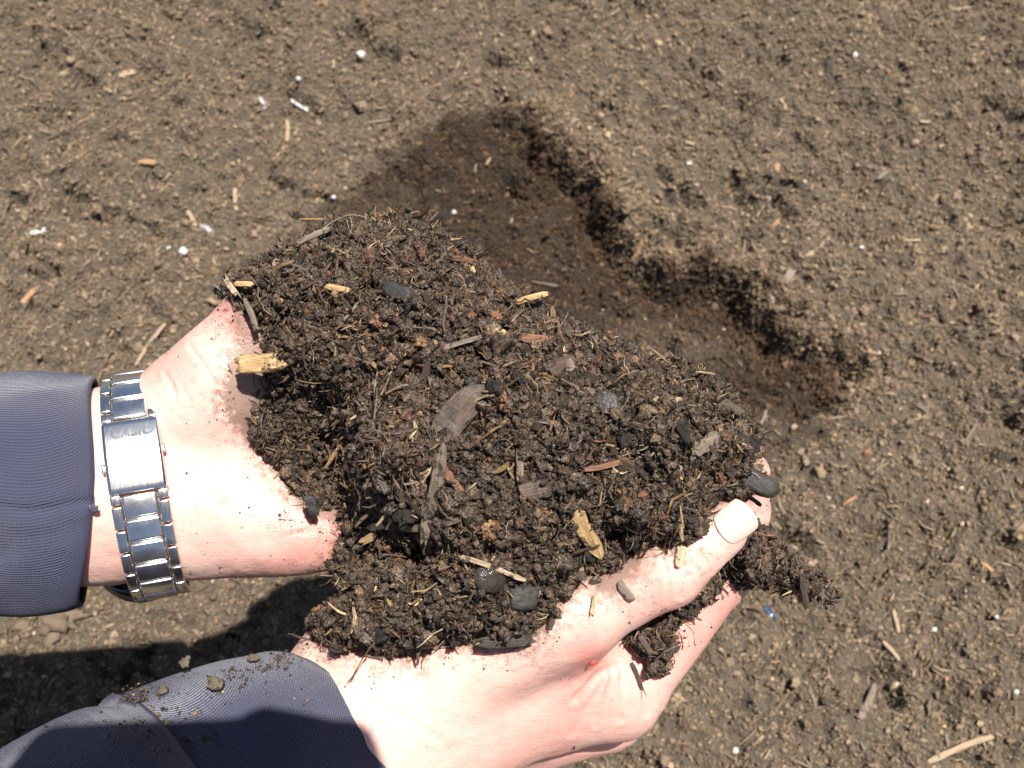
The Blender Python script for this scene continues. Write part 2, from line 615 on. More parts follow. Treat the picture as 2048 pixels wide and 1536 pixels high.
# ------------------------------------------------------------------ the ground
HOLE = [(640, 420), (690, 380), (760, 340), (850, 300), (900, 262), (980, 238), (1060, 240), (1095, 290), (1185, 330),
        (1212, 400), (1245, 455), (1330, 520), (1420, 512), (1512, 525), (1532, 590), (1600, 655), (1700, 700), (1712, 790),
        (1650, 820), (1560, 860), (1500, 920), (1200, 1000), (800, 900), (600, 650)]
RIM = HOLE[6:18]
HOLE_W = [tuple(G(*p)[:2]) for p in HOLE]
RIM_W = [tuple(G(*p)[:2]) for p in RIM]
SOFT_W = [tuple(G(*p)[:2]) for p in (HOLE[17:] + HOLE[:6])]
PITS = [(1500, 415, 14, 16), (1690, 472, 12, 12), (1520, 375, 8, 8), (1210, 375, 10, 10), (1370, 470, 9, 9), (1710, 740, 14, 16),
        (1660, 800, 14, 14), (30, 345, 11, 11), (60, 600, 8, 6), (1850, 1120, 12, 9), (1760, 1370, 16, 14), (1790, 1385, 10, 9),
        (510, 260, 7, 8), (80, 40, 12, 8), (1900, 1400, 14, 10), (1640, 870, 9, 8), (1490, 480, 10, 8), (320, 225, 7, 8),
        (140, 215, 9, 8), (225, 350, 8, 7), (1820, 880, 10, 8), (1770, 640, 8, 6), (1960, 700, 9, 7), (150, 660, 8, 7), (520, 175, 10, 9)]


def ground_h(x, y, fine=True):
    """height in metres"""
    p = np.stack([x, y, 0 * x], -1)
    wob = 0.0065 * fbm(p / 0.02, 4, 11, 0.65)
    xx, yy = x + wob, y + 0.0065 * fbm(p / 0.02 + 9, 4, 12, 0.65)
    ins = inside(xx, yy, HOLE_W)
    dr = seg_dist(xx, yy, RIM_W)
    ds = seg_dist(xx, yy, SOFT_W)
    dep = 0.042 * np.minimum(sstep(0, 0.015, dr), sstep(0, 0.12, ds) * 0.72 + 0.28 * sstep(0, 0.016, ds))
    floor = 0.62 + 0.38 * sstep(0.0, 0.10, dr) * 0 + 0.38 * np.exp(-(dr / 0.06) ** 2)
    h = np.where(ins, -dep * floor, 0.007 * np.exp(-(dr / 0.02) ** 2) * (1 - np.exp(-(dr / 0.006) ** 2)))
    r = np.hypot(x, y - 0.4)
    amp = 1.0
    near = np.exp(-(np.maximum(r - 1.2, 0) / 1.0) ** 2)
    clod = fbm(p / 0.0085, 2, 25)
    h = h + 0.013 * fbm(p / 0.16, 3, 21) + 0.0055 * fbm(p / 0.028, 2, 23) + (0.0054 * clod - 0.014 * np.maximum(fbm(p / 0.012 + 5, 3, 27) - 0.42, 0)
             - 0.045 * np.maximum(fbm((p @ np.array([[0.85, 0.5, 0], [-0.5, 0.85, 0], [0, 0, 1]])) / np.array([0.045, 0.016, 1]) + 3, 3, 28) - 0.62, 0)) * near
    for a, b, rr, dd in PITS:
        q = G(a, b)
        h = h - dd * 0.001 * np.exp(-(((x - q[0]) ** 2 + (y - q[1]) ** 2) / (rr * 0.001) ** 2) ** 1.5)
    return h


def moist_at(x, y):
    p = np.stack([x, y, 0 * x], -1)
    wob = 0.012 * fbm(p / 0.04, 4, 31) + 0.007 * fbm(p / 0.009, 2, 35)
    ins = inside(x, y, HOLE_W)
    d = np.where(ins, 1, -1) * seg_dist(x, y, HOLE_W, True) + wob
    d = d + 0.012 - 0.017 * np.exp(-(seg_dist(x, y, RIM_W) / 0.03) ** 2)
    m = sstep(-0.012, 0.010, d)
    dr = seg_dist(x, y, RIM_W)
    # darkens most along the rim and round the hollow's head, less over the floor
    head = G(900, 330)
    wet = np.clip(0.74 + 0.35 * np.exp(-(dr / 0.045) ** 2) + 0.45 * np.exp(-((x - head[0]) ** 2 + (y - head[1]) ** 2) / 0.12 ** 2) + 0.30 * fbm(p / 0.06, 3, 33), 0, 1)
    return m * wet


def build_ground():
    def axis(lo, hi, st, far):
        c = list(np.arange(lo, hi + 1e-6, st))
        a, s = [], st
        x = lo
        while x > -far:
            s *= 1.35
            x -= s
            a.append(x)
        b, s = [], st
        x = hi
        while x < far:
            s *= 1.35
            x += s
            b.append(x)
        return np.array(a[::-1] + c + b)
    xs = axis(-0.78, 0.78, 0.0026, 400)
    ys = axis(-0.12, 1.15, 0.0026, 400)
    X, Y = np.meshgrid(xs, ys, indexing='ij')
    H = ground_h(X.ravel(), Y.ravel())
    V = np.stack([X.ravel(), Y.ravel(), H], -1)
    nx, ny = len(xs), len(ys)
    I = np.arange(nx * ny).reshape(nx, ny)
    Q = np.stack([I[:-1, :-1], I[1:, :-1], I[1:, 1:], I[:-1, 1:]], -1).reshape(-1, 4)
    o = mesh_obj('ground', V, Q, M_GROUND)
    a = o.data.attributes.new('moist', 'FLOAT', 'POINT')
    a.data.foreach_set('value', moist_at(X.ravel(), Y.ravel()).astype(np.float32))
    tag(o, kind='structure')
    return o


# ------------------------------------------------------------------ crumbs, flakes, splinters used by the loose earth
def lump(seed, sub=2, rough=0.45, squash=(1, 0.8, 0.65), fine=0.0):
    bm = bmesh.new()
    bmesh.ops.create_icosphere(bm, subdivisions=sub, radius=0.5)
    V = np.array([v.co[:] for v in bm.verts])
    F = [[v.index for v in f.verts] for f in bm.faces]
    bm.free()
    D = V / np.linalg.norm(V, axis=1, keepdims=True)
    r = 0.5 * (1 + rough * fbm(D * 1.6 + seed * 3.7, 2, 50 + seed % 5) + rough * 0.7 * fbm(D * 4.2 + seed, 2, 60) + fine * fbm(D * 7.5 + seed * 2, 2, 64))
    V = D * r[:, None] * np.array(squash)
    return V, F


def splinter(seed, n=4, w=0.14, t=0.08, bend=0.1):
    rr = random.Random(seed)
    V, F = [], []
    k = 5
    for i in range(n + 1):
        u = i / n
        e = math.sin(math.pi * min(max(u, 0.08), 0.92)) ** 0.35
        cx, cy, cz = u - 0.5, bend * math.sin(u * 3) * rr.uniform(0.6, 1.2), bend * 0.6 * math.cos(u * 2.5)
        for j in range(k):
            a = 2 * math.pi * j / k + 0.3
            V.append((cx + rr.uniform(-0.04, 0.04), cy + w * e * math.cos(a) * rr.uniform(0.7, 1.2) / 2, cz + t * e * math.sin(a) * rr.uniform(0.7, 1.2) / 2))
    for i in range(n):
        for j in range(k):
            a, b = i * k + j, i * k + (j + 1) % k
            F.append([a, b, b + k, a + k])
    F.append(list(range(k))[::-1])
    F.append([n * k + j for j in range(k)])
    return np.array(V), F


def flake(seed):
    rr = random.Random(seed)
    n = rr.choice((5, 6, 7))
    V, F = [], []
    for z in (-0.06, 0.06):
        for j in range(n):
            a = 2 * math.pi * j / n
            r = rr.uniform(0.32, 0.55)
            V.append((r * math.cos(a), 0.65 * r * math.sin(a), z + rr.uniform(-0.07, 0.07)))
    for j in range(n):
        F.append([j, (j + 1) % n, n + (j + 1) % n, n + j])
    F.append(list(range(n))[::-1])
    F.append([n + j for j in range(n)])
    return np.array(V), F


def make_protos(tagname, mat, sub, fine=0.0):
    col = bpy.data.collections.new(tagname)
    out = []
    for k in range(7):
        out.append(lump(k + 1, sub, 0.5, (1, 0.85, 0.7), fine))
    for k in range(3):
        out.append(lump(k + 21, sub, 0.45, (1.3, 0.6, 0.4), fine))
    for k in range(3):
        out.append(flake(k + 5))
    for k in range(5):
        out.append(splinter(k + 3, 4, 0.16 - 0.015 * k, 0.1, 0.05 + 0.04 * k))
    for k in range(2):
        out.append(splinter(k + 13, 7, 0.035, 0.03, 0.22))
    for k, (V, F) in enumerate(out):
        me = mesh_obj(f'{tagname}_{k:02d}', V, F, mat, smooth=k < 10, link=False)
        o = bpy.data.objects.new(f'{tagname}_{k:02d}', me)
        col.objects.link(o)
    return col


def scatter(name, pts, rot, scl, idx, tint, protos, parent=None):
    me = bpy.data.meshes.new(name)
    n = len(pts)
    me.vertices.add(n)
    me.vertices.foreach_set('co', np.asarray(pts, np.float32).ravel())
    for nm, ty, arr, key in (('rot', 'FLOAT_VECTOR', rot, 'vector'), ('scl', 'FLOAT_VECTOR', scl, 'vector'),
                             ('pick', 'INT', idx, 'value')):
        a = me.attributes.new(nm, ty, 'POINT')
        a.data.foreach_set(key, np.asarray(arr, np.int32 if ty == 'INT' else np.float32).ravel())
    a = me.attributes.new('tint', 'FLOAT_COLOR', 'POINT')
    a.data.foreach_set('color', np.concatenate([tint, np.ones((n, 1))], 1).astype(np.float32).ravel())
    o = bpy.data.objects.new(name, me)
    COL.objects.link(o)
    if parent:
        o.parent = parent
    ng = bpy.data.node_groups.new(name, 'GeometryNodeTree')
    ng.interface.new_socket('Geometry', in_out='INPUT', socket_type='NodeSocketGeometry')
    ng.interface.new_socket('Geometry', in_out='OUTPUT', socket_type='NodeSocketGeometry')
    N, Ln = ng.nodes, ng.links
    gi, go = N.new('NodeGroupInput'), N.new('NodeGroupOutput')
    ip = N.new('GeometryNodeInstanceOnPoints')
    ci = N.new('GeometryNodeCollectionInfo')
    ci.inputs['Collection'].default_value = protos
    ci.inputs['Separate Children'].default_value = True
    ci.inputs['Reset Children'].default_value = True
    ip.inputs['Pick Instance'].default_value = True

    def named(nm, ty):
        q = N.new('GeometryNodeInputNamedAttribute')
        q.data_type = ty
        q.inputs['Name'].default_value = nm
        return q.outputs['Attribute']
    Ln.new(gi.outputs[0], ip.inputs['Points'])
    Ln.new(ci.outputs[0], ip.inputs['Instance'])
    Ln.new(named('pick', 'INT'), ip.inputs['Instance Index'])
    er = N.new('FunctionNodeEulerToRotation')
    Ln.new(named('rot', 'FLOAT_VECTOR'), er.inputs[0])
    Ln.new(er.outputs[0], ip.inputs['Rotation'])
    Ln.new(named('scl', 'FLOAT_VECTOR'), ip.inputs['Scale'])
    Ln.new(ip.outputs[0], go.inputs[0])
    md = o.modifiers.new('scatter', 'NODES')
    md.node_group = ng
    tag(o, kind='stuff')
    return o


def palette(n, cols, w, jit=0.16):
    c = np.array(cols)[RNG.choice(len(cols), n, p=np.array(w) / sum(w))]
    return c * np.exp(jit * RNG.standard_normal((n, 1))) * np.exp(0.02 * RNG.standard_normal((n, 3)))


def picks(n, wl=0.78, wf=0.07, ws=0.12, wh=0.03):
    u = RNG.random(n)
    r = RNG.integers(0, 1000, n)
    return np.where(u < wl, r % 10, np.where(u < wl + wf, 10 + r % 3, np.where(u < wl + wf + ws, 13 + r % 5, 18 + r % 2)))


P_DRY = make_protos('dry_crumb', M_GCRUMB, 3, 0.30)
P_WET = make_protos('moist_crumb', M_PCRUMB, 4, 0.34)


def build_ground_crumbs():
    n = 250000
    x = RNG.uniform(-0.74, 0.74, n)
    y = RNG.uniform(-0.02, 1.10, n)
    # the broken walls of the hollow shed more crumbs
    k = 9000
    t = RNG.integers(0, len(RIM_W) - 1, k)
    u = RNG.random(k)[:, None]
    R = np.array(RIM_W)
    q = R[t] * (1 - u) + R[t + 1] * u + 0.014 * RNG.standard_normal((k, 2))
    x, y = np.concatenate([x, q[:, 0]]), np.concatenate([y, q[:, 1]])
    keep = np.abs(x) < 0.24 + 0.56 * (y + 0.12)
    x, y = x[keep], y[keep]
    n = len(x)
    h = ground_h(x, y)
    m = np.clip(moist_at(x, y) * (1 + 0.22 * RNG.standard_normal(n)), 0, 1)
    s = np.clip(np.exp(math.log(0.0023) + 0.36 * RNG.standard_normal(n)), 0.0012, 0.0075)
    s[: n // 220] *= RNG.uniform(1.6, 2.9, n // 220)
    idx = picks(n, 0.60, 0.11, 0.25, 0.04)
    idx[: n // 220] = RNG.integers(0, 7, n // 220)
    s = np.where(idx >= 13, s * 2.2, s)
    s = np.where(idx >= 18, s * 2.0, s)
    scl = s[:, None] * np.exp(0.15 * RNG.standard_normal((n, 3)))
    rot = RNG.uniform(-math.pi, math.pi, (n, 3))
    long_ = idx >= 10
    rot[long_, 0] = RNG.uniform(-0.6, 0.6, long_.sum())
    rot[long_, 1] = RNG.uniform(-0.45, 0.45, long_.sum())
    tint = 1.30 * palette(n, [(0.160, 0.127, 0.088), (0.118, 0.093, 0.064), (0.205, 0.166, 0.118), (0.30, 0.235, 0.155), (0.26, 0.16, 0.09), (0.42, 0.36, 0.27)],
                   [50, 28, 17, 2.2, 0.6, 0.4]) * np.array([0.99, 0.91, 0.855])
    tint = tint * (1 - m[:, None] * np.array([0.71, 0.78, 0.83]))
    pts = np.stack([x, y, h + s * RNG.uniform(-0.1, 0.35, n)], -1)
    o = scatter('compost_crumbs', pts, rot, scl, idx, tint, P_DRY)
    return o


GROUND = build_ground()
GC = build_ground_crumbs()


# outline of the heap, seen from the lens
PILE = [(478, 600), (452, 562), (498, 535), (560, 498), (622, 468), (680, 450), (742, 442), (800, 436), (842, 446), (880, 470), (940, 500), (975, 540),
        (1010, 568), (1040, 598), (1100, 628), (1180, 670), (1250, 700), (1330, 732), (1400, 742), (1440, 768), (1472, 800), (1498, 850), (1508, 892),
        (1502, 930), (1510, 965), (1490, 985), (1440, 985), (1412, 1022), (1385, 1082), (1345, 1090), (1300, 1068), (1268, 1120), (1225, 1178), (1160, 1152),
        (1130, 1192), (1085, 1240), (1052, 1288), (960, 1285), (905, 1268), (830, 1305), (775, 1302), (738, 1285), (660, 1295), (626, 1258), (642, 1222),
        (700, 1188), (672, 1150), (686, 1085), (702, 1050), (652, 1030), (606, 1008), (572, 950), (540, 910), (492, 850), (455, 792), (476, 740), (492, 680)]


# ------------------------------------------------------------------ the person: two bare hands in sleeves
person = tag(empty('person'), 'person in a navy knit top, bare hands cupped together and heaped with compost', 'person')
person.location = W(P(400, 1000, 345)).tolist()


def adopt(o, root):
    o.parent = root
    o.matrix_parent_inverse = Matrix.Translation(root.location).inverted()
    return o


# left arm and hand, palm up, fingers running under the heap
fl = Field((-180, -75, 275), (70, 75, 425), 1.15)
wl = P(275, 962, 347)
fl.cone(P(-60, 985, 330), P(215, 972, 343), 30.5, 30.5, 4, (0.2, 0, 1), 0.72)
fl.cone(P(195, 972, 342), P(335, 950, 352), 30.5, 31.5, 8, (0.2, 0, 1), 0.70)
ends = [(800, 660, 372), (820, 790, 376), (810, 920, 378), (770, 1040, 374)]
starts = [(340, 850, 350), (345, 910, 352), (350, 980, 352), (355, 1050, 350)]
for s_, e_ in zip(starts, ends):
    fl.cone(P(*s_), P(*e_), 12.5, 10.5, 14)
fl.ball(P(455, 770, 340), (25, 17, 15), 13, np.array([[0.80, 0.6, 0], [-0.6, 0.80, 0], [0, 0, 1]]).T)
fl.ball(P(535, 1045, 344), (34, 16, 15.0), 20, np.array([[0.985, -0.17, 0], [0.17, 0.985, 0], [0, 0, 1]]).T)
fl.ball(P(380, 940, 349), (24, 29, 15), 12)
fl.cone(P(390, 790, 343), P(510, 645, 338), 13.5, 11.5, 12)           # thumb
fl.cone(P(510, 645, 338), P(590, 560, 340), 11, 9.3, 5)
fl.cone(P(590, 560, 340), P(662, 512, 342), 9.3, 7.6, 4)
for (mx_, my_, md), pts in zip(ends, [
        [(960, 670, 384), (1060, 720, 376), (1120, 760, 366)],
        [(990, 800, 390), (1110, 840, 382), (1180, 860, 370)],
        [(970, 930, 392), (1085, 960, 384), (1150, 975, 372)],
        [(900, 1050, 386), (980, 1070, 380), (1040, 1080, 370)]]):
    prev, rr0 = (mx_, my_, md), 9.6
    for q in pts:
        fl.cone(P(*prev), P(*q), rr0, rr0 - 1.0, 3.5)
        prev, rr0 = q, rr0 - 1.0
cre_l = [([(345, 800), (372, 860), (388, 940)], 0.22, 4), ([(362, 770), (392, 830), (405, 880)], 0.18, 4),
         ([(560, 1075), (610, 1062), (650, 1066)], 0.2, 5),
         ([(330, 745), (345, 775), (352, 800)], 0.6, 5), ([(380, 690), (400, 720), (415, 745)], 0.5, 5), ([(440, 1015), (480, 990), (520, 985)], 0.35, 6)]
hl, LV, LQ, LN = finish_hand('hand', fl, cre_l, [(470, 620, 60, 0.55), (600, 1120, 110, 0.45), (660, 1060, 90, 0.35), (640, 480, 40, 0.6),
                                                 (340, 740, 50, 0.35), (230, 1120, 60, 0.25), (430, 1060, 90, 0.2)], None)
adopt(hl, person)
tag(hl, 'palm turned up, wrist wearing a steel watch')

# right arm and hand, thumb towards the lens, palm facing the other hand
fr = Field((-95, -150, 255), (95, 50, 430), 1.15)
fr.cone(P(420, 1650, 326), P(690, 1490, 333), 29, 28.5, 4, (0.3, 0.3, 1), 0.82)
fr.cone(P(690, 1490, 333), P(860, 1420, 340), 28, 26, 12, (0.2, 0.3, 1), 0.85)
fr.ball(P(745, 1335, 340), (25, 23, 20), 12)                            # ball of the thumb
fr.cone(P(800, 1400, 330), P(1130, 1240, 318), 17.5, 13.0, 14)
fr.cone(P(1130, 1240, 318), P(1335, 1143, 312), 12.6, 10.4, 7)
fr.cone(P(1335, 1143, 312), P(1440, 1058, 313), 10.4, 8.6, 4, (0.25, 0.35, -0.9), 0.9)
fr.ball(P(1150, 1232, 317), (13.2, 13.2, 12.4), 5)
fr.cone(P(820, 1470, 345), P(1230, 1385, 345), 19, 14.0, 14)             # index side of the hand
fr.cone(P(820, 1500, 365), P(1210, 1420, 372), 20, 14.5, 14)
fr.cone(P(800, 1500, 385), P(1150, 1440, 395), 18, 13.5, 12)
fr.cone(P(1235, 1390, 345), P(1438, 1140, 350), 14.0, 11.2, 7)           # index finger
fr.cone(P(1438, 1140, 350), P(1480, 1022, 345), 11.0, 9.6, 3.5)
fr.cone(P(1480, 1022, 345), P(1490, 948, 340), 9.5, 8.2, 3)
fr.cone(P(1210, 1420, 374), P(1400, 1130, 382), 12.5, 10.5, 6)           # the fingers below it
fr.cone(P(1400, 1130, 382), P(1420, 980, 372), 10.3, 8.3, 3.5)
fr.cone(P(1150, 1440, 397), P(1330, 1120, 406), 12, 10, 6)
fr.cone(P(1330, 1120, 406), P(1330, 970, 394), 10, 8, 3.5)
fr.cone(P(1080, 1400, 404), P(1230, 1130, 416), 11, 8.5, 6)
fr.cone(P(850, 1440, 345), P(1150, 1330, 336), 17, 12, 16)               # muscle between thumb and hand
cre_r = [([(1232, 1330), (1195, 1352), (1150, 1400)], 0.9, 7),
         ([(1225, 1340), (1215, 1390), (1190, 1450)], 0.55, 5), ([(1240, 1330), (1248, 1380), (1240, 1440)], 0.6, 5),
         ([(1262, 1320), (1285, 1370), (1292, 1430)], 0.5, 5), ([(1280, 1310), (1320, 1370), (1325, 1410)], 0.4, 5), ([(1208, 1360), (1170, 1420), (1140, 1470)], 0.4, 5),
         ([(1355, 1080), (1375, 1130), (1385, 1180)], 0.35, 5), ([(1335, 1085), (1355, 1140), (1362, 1195)], 0.45, 5), ([(1320, 1090), (1335, 1150), (1338, 1210)], 0.3, 4),
         ([(1150, 1180), (1200, 1215), (1210, 1270)], 0.25, 7), ([(700, 1390), (780, 1420), (880, 1480)], 0.35, 8), ([(1425, 1160), (1450, 1175), (1475, 1170)], 0.5, 5)]
hr, RV, RQ, RN = finish_hand('hand', fr, cre_r, [(1190, 1290, 55, 0.55), (1185, 1325, 30, 0.4), (1450, 1250, 120, 0.55), (1530, 1000, 80, 0.6), (1250, 1430, 110, 0.35),
                                                 (650, 1240, 70, 0.45), (1420, 1150, 50, 0.3), (1100, 1500, 120, 0.45), (1300, 1210, 90, 0.3), (1160, 1200, 60, 0.2)], None)
adopt(hr, person)
tag(hr, 'thumb laid over the heap, nail showing')


def patch_on(V, N, pts_px, off):
    """nearest front surface point for pixels"""
    px, py = to_px(V)
    fr_ = N[:, 2] < -0.05
    I = np.where(fr_)[0]
    out = []
    for x, y in pts_px:
        d = (px[I] - x) ** 2 + (py[I] - y) ** 2
        c = I[d < max(150, d.min() * 1.5)]
        c = c[V[c, 2] < V[c, 2].min() + 3.0]
        out.append(P(x, y, V[c, 2].mean() - off))
    return np.array(out)


# thumbnail: a curved plate set into the thumb end
def build_nail():
    c = P(1457, 1040, 1.0)
    ax = np.array([0.80, 0.60, 0.02])
    ax /= np.linalg.norm(ax)
    a0, b0 = P(1335, 1143, 312), P(1440, 1058, 313)
    ctr = P(1447, 1051, 312.6)
    up = np.array([0.30, 0.24, -0.92])
    up -= ax * (up @ ax)
    up /= np.linalg.norm(up)
    sd_ = np.cross(ax, up)
    V, F = [], []
    nu, nv = 12, 12
    R = 8.3
    for i in range(nu + 1):
        u = i / nu                                     # root to free edge
        for j in range(nv + 1):
            v = (j / nv) * 2 - 1
            w = 1.0 - 0.10 * (1 - u) ** 2
            th = v * 0.80 * w
            l = -3.2 + u * 12.0 - 1.6 * v * v * (1 if u > .5 else -1) * abs(2 * u - 1)
            r = R - 0.02 - 1.2 * max(0, u - 0.5) ** 2 - 0.9 * max(0, 0.30 - u) - 0.35 * abs(v) ** 3
            V.append(ctr + ax * l + up * (math.cos(th) * r) + sd_ * (math.sin(th) * r * 1.0))
    for i in range(nu):
        for j in range(nv):
            a = i * (nv + 1) + j
            F.append([a, a + 1, a + nv + 2, a + nv + 1])
    m, nt, b, ns, ln = new_mat('nail')
    b.inputs['Base Color'].default_value = (0.75, 0.52, 0.45, 1)
    b.inputs['Roughness'].default_value = 0.3
    b.inputs['Subsurface Weight'].default_value = 0.3
    b.inputs['Subsurface Radius'].default_value = (1, 0.4, 0.25)
    b.inputs['Subsurface Scale'].default_value = 0.002
    o = mesh_obj('thumbnail', W(np.array(V)), F, m)
    s = o.modifiers.new('thick', 'SOLIDIFY')
    s.thickness = 0.0006
    s.offset = 0
    b2 = o.modifiers.new('sub', 'SUBSURF')
    b2.render_levels = b2.levels = 1
    return o


nail = build_nail()
nail.parent = hr
nail.matrix_parent_inverse = Matrix.Identity(4)
# small scratch on the thumb side of the hand
q = patch_on(RV, RN, [(1186, 1326)], 0.0)[0]
V_, F_ = lump(3, 2, 0.25, (1, 1, 1))
Msc = plain_mat('blood', (0.50, 0.05, 0.045), 0.25, 0.5, 0.1)
scr = mesh_obj('scratch', W(q + V_ * np.array([2.2, 1.4, 0.3])), F_, Msc)
scr.parent = hr


# ------------------------------------------------------------------ sleeves
def tube(name, ctr, ra, rb, nrm, up, cuff=None, nseg=160, fade=45.0, seed=3, prof=None):
    """loft of rings (mm) -> verts, faces, uv in mm"""
    n = len(ctr)
    V, UV = [], []
    s = 0.0
    for i in range(n):
        c = np.array(ctr[i])
        if i:
            s += np.linalg.norm(c - np.array(ctr[i - 1])) + abs(ra[i] - ra[i - 1])
        T = np.array(nrm[i], float)
        T /= np.linalg.norm(T)
        U = np.array(up, float)
        U -= T * (U @ T)
        U /= np.linalg.norm(U)
        D = np.cross(T, U)
        for j in range(nseg + 1):
            th = 2 * math.pi * j / nseg
            o = 0 if cuff is None else cuff(th) * max(0, 1 - s / fade)
            V.append(c + U * math.cos(th) * ra[i] + D * math.sin(th) * rb[i] + T * o)
            UV.append((th * 0.5 * (ra[i] + rb[i]), s))
    V = np.array(V)
    F = []
    for i in range(n - 1):
        for j in range(nseg):
            a = i * (nseg + 1) + j
            F.append([a, a + 1, a + nseg + 2, a + nseg + 1])
    F = np.array(F)
    return V, F, np.array(UV)


def cloth_obj(name, V, F, UV, label):
    o = mesh_obj(name, W(V), F, M_KNIT)
    uvl = o.data.uv_layers.new(name='uv')
    li = np.zeros(len(o.data.loops), np.int32)
    o.data.loops.foreach_get('vertex_index', li)
    uvl.data.foreach_set('uv', UV[li].astype(np.float32).ravel())
    sl = o.modifiers.new('thick', 'SOLIDIFY')
    sl.thickness = 0.0014
    sl.offset = -1
    bv = o.modifiers.new('sub', 'SUBSURF')
    bv.levels = bv.render_levels = 1
    adopt(o, person)
    tag(o, label)
    return o


def ring_noise(V, ctr, amp, scale, seed, along=None):
    return V + (amp * fbm(V / scale, 3, seed))[:, None] * (V - ctr) / (np.linalg.norm(V - ctr, axis=1, keepdims=True) + 1e-6)


# left sleeve: ribbed cuff ending just behind the watch
n = 110
ts = np.concatenate([[0, 0.6, 1.5, 3], np.linspace(5, 330, n - 4)])
c0 = P(206, 978, 343)
T0 = np.array([0.965, 0.02, 0.26])
T0 /= np.linalg.norm(T0)
ctr = [c0 - T0 * t for t in ts]
lip = [-2.0, -0.8, -0.2, 0.0] + [0.0] * (n - 4)
ra = [38.6 + l + 0.02 * t + 1.1 * math.sin(t / 9) * (t > 3) + 6 * sstep(90, 300, t) for l, t in zip(lip, ts)]
rb = [29.5 + l + 0.03 * t + 6 * sstep(90, 300, t) for l, t in zip(lip, ts)]
V, F, UV = tube('sleeve', ctr, ra, rb, [T0] * n, (0, 1, 0),
                nseg=300, cuff=lambda th: 2.6 * math.cos(th) - 3.6 * math.cos(th) ** 2 + 0.8 * math.sin(3 * th) - 5.0 * max(0, math.sin(th)))
cc = np.repeat(np.array(ctr), 301, 0)
V = ring_noise(V, cc, 0.9, 24, 61)
# soft long folds and the puckered seam
px, py = to_px(V)
dd = np.array([max(0, min(1, t / 20)) for t in ts]).repeat(301)
seam = np.abs(py - (1012 + 10 * np.sin(px / 40)))
fr_ = (V[:, 2] < c0[2])
V[:, 2] += np.where(fr_, 0.9 * np.exp(-(seam / 8) ** 2) - 0.5 * np.exp(-((seam - 24) / 16) ** 2) + 0.45 * np.sin(py / 24 + np.sin(px / 50) * 1.4) * sstep(1040, 1080, py) * dd, 0)
sl = cloth_obj('sleeve', V, F, UV, 'straight cuff behind the watch, with a seam along it')

# a torn flap of the seam
q0 = patch_on(V, normals(V, F) * np.array([1, 1, -1 if normals(V, F)[V[:, 2] < c0[2]][:, 2].mean() > 0 else 1]), [(184, 1016)], 0.6)[0]
V_, F_ = lump(9, 3, 0.5, (1, 0.8, 0.25))
flap = mesh_obj('seam_flap', W(q0 + V_ * 2.8), F_, M_KNIT)
uvl = flap.data.uv_layers.new(name='uv')
flap.parent = sl

# right sleeve: cuff, then the bunched body of the sleeve lapping over it
c0 = P(592, 1530, 327)
T1 = np.array([0.82, 0.30, 0.50])
T1 /= np.linalg.norm(T1)
prof = [(0.6, 34.0), (0.0, 35.6), (0.8, 36.8), (3, 37.5), (8, 38.6), (14, 40.0), (22, 41.8), (30, 43.2), (38, 43.6), (43, 42.6), (46, 41.4),
        (47.5, 41.4), (45.0, 43.0), (41.5, 44.6), (40.5, 46.2), (42.5, 47.8), (47, 49.0), (58, 49.6), (72, 49.0), (84, 48), (98, 47), (115, 47),
        (140, 48), (170, 49), (210, 50), (260, 51), (320, 52)]
T2 = np.array([0.86, 0.50, 0.12])                       # the forearm levels out behind the cuff
T2 /= np.linalg.norm(T2)
ctr, tt = [], []
for t, r in prof:
    k = float(sstep(20, 120, t))
    Tm = T1 * (1 - k) + T2 * k
    tt.append(Tm / np.linalg.norm(Tm))
    lap = float(len(ctr) >= 14)
    ctr.append(c0 - T1 * min(t, 50) - (T2 * max(t - 50, 0)) + np.array([-1.0, -5.0, -5.5]) * lap * (1 - float(sstep(70, 130, t)) * 0.8))
V, F, UV = tube('sleeve', ctr, [r for _, r in prof], [r * 0.86 for _, r in prof], tt, (-0.5, 0.85, 0),
                cuff=lambda th: -23.0 * min(0, math.sin(th)) + 1.0 * math.sin(2 * th + 1), nseg=200, fade=190.0)
cc = np.repeat(np.array(ctr), 201, 0)
V = ring_noise(V, cc, 1.6, 26, 71)
RSV, RSF = V.copy(), F.copy()
slr = cloth_obj('sleeve', V, F, UV, 'bunched sleeve with dirt crumbs on its cuff')


# ------------------------------------------------------------------ the heap of compost in the hands
def rbf(ctrl):
    C = np.array(ctrl, float)
    X = C[:, :2] / 400.0

    def phi(r):
        return np.where(r > 0, r * r * np.log(r + 1e-9), 0)
    n = len(C)
    D = np.linalg.norm(X[:, None] - X[None], axis=-1)
    A = np.zeros((n + 3, n + 3))
    A[:n, :n] = phi(D) + 0.002 * np.eye(n)
    A[:n, n] = 1
    A[:n, n + 1:] = X
    A[n, :n] = 1
    A[n + 1:, :n] = X.T
    w = np.linalg.solve(A, np.concatenate([C[:, 2], [0, 0, 0]]))

    def f(px, py):
        q = np.stack([np.ravel(px), np.ravel(py)], -1) / 400.0
        r = np.linalg.norm(q[:, None] - X[None], axis=-1)
        return (phi(r) @ w[:n] + w[n] + q @ w[n + 1:]).reshape(np.shape(px))
    return f


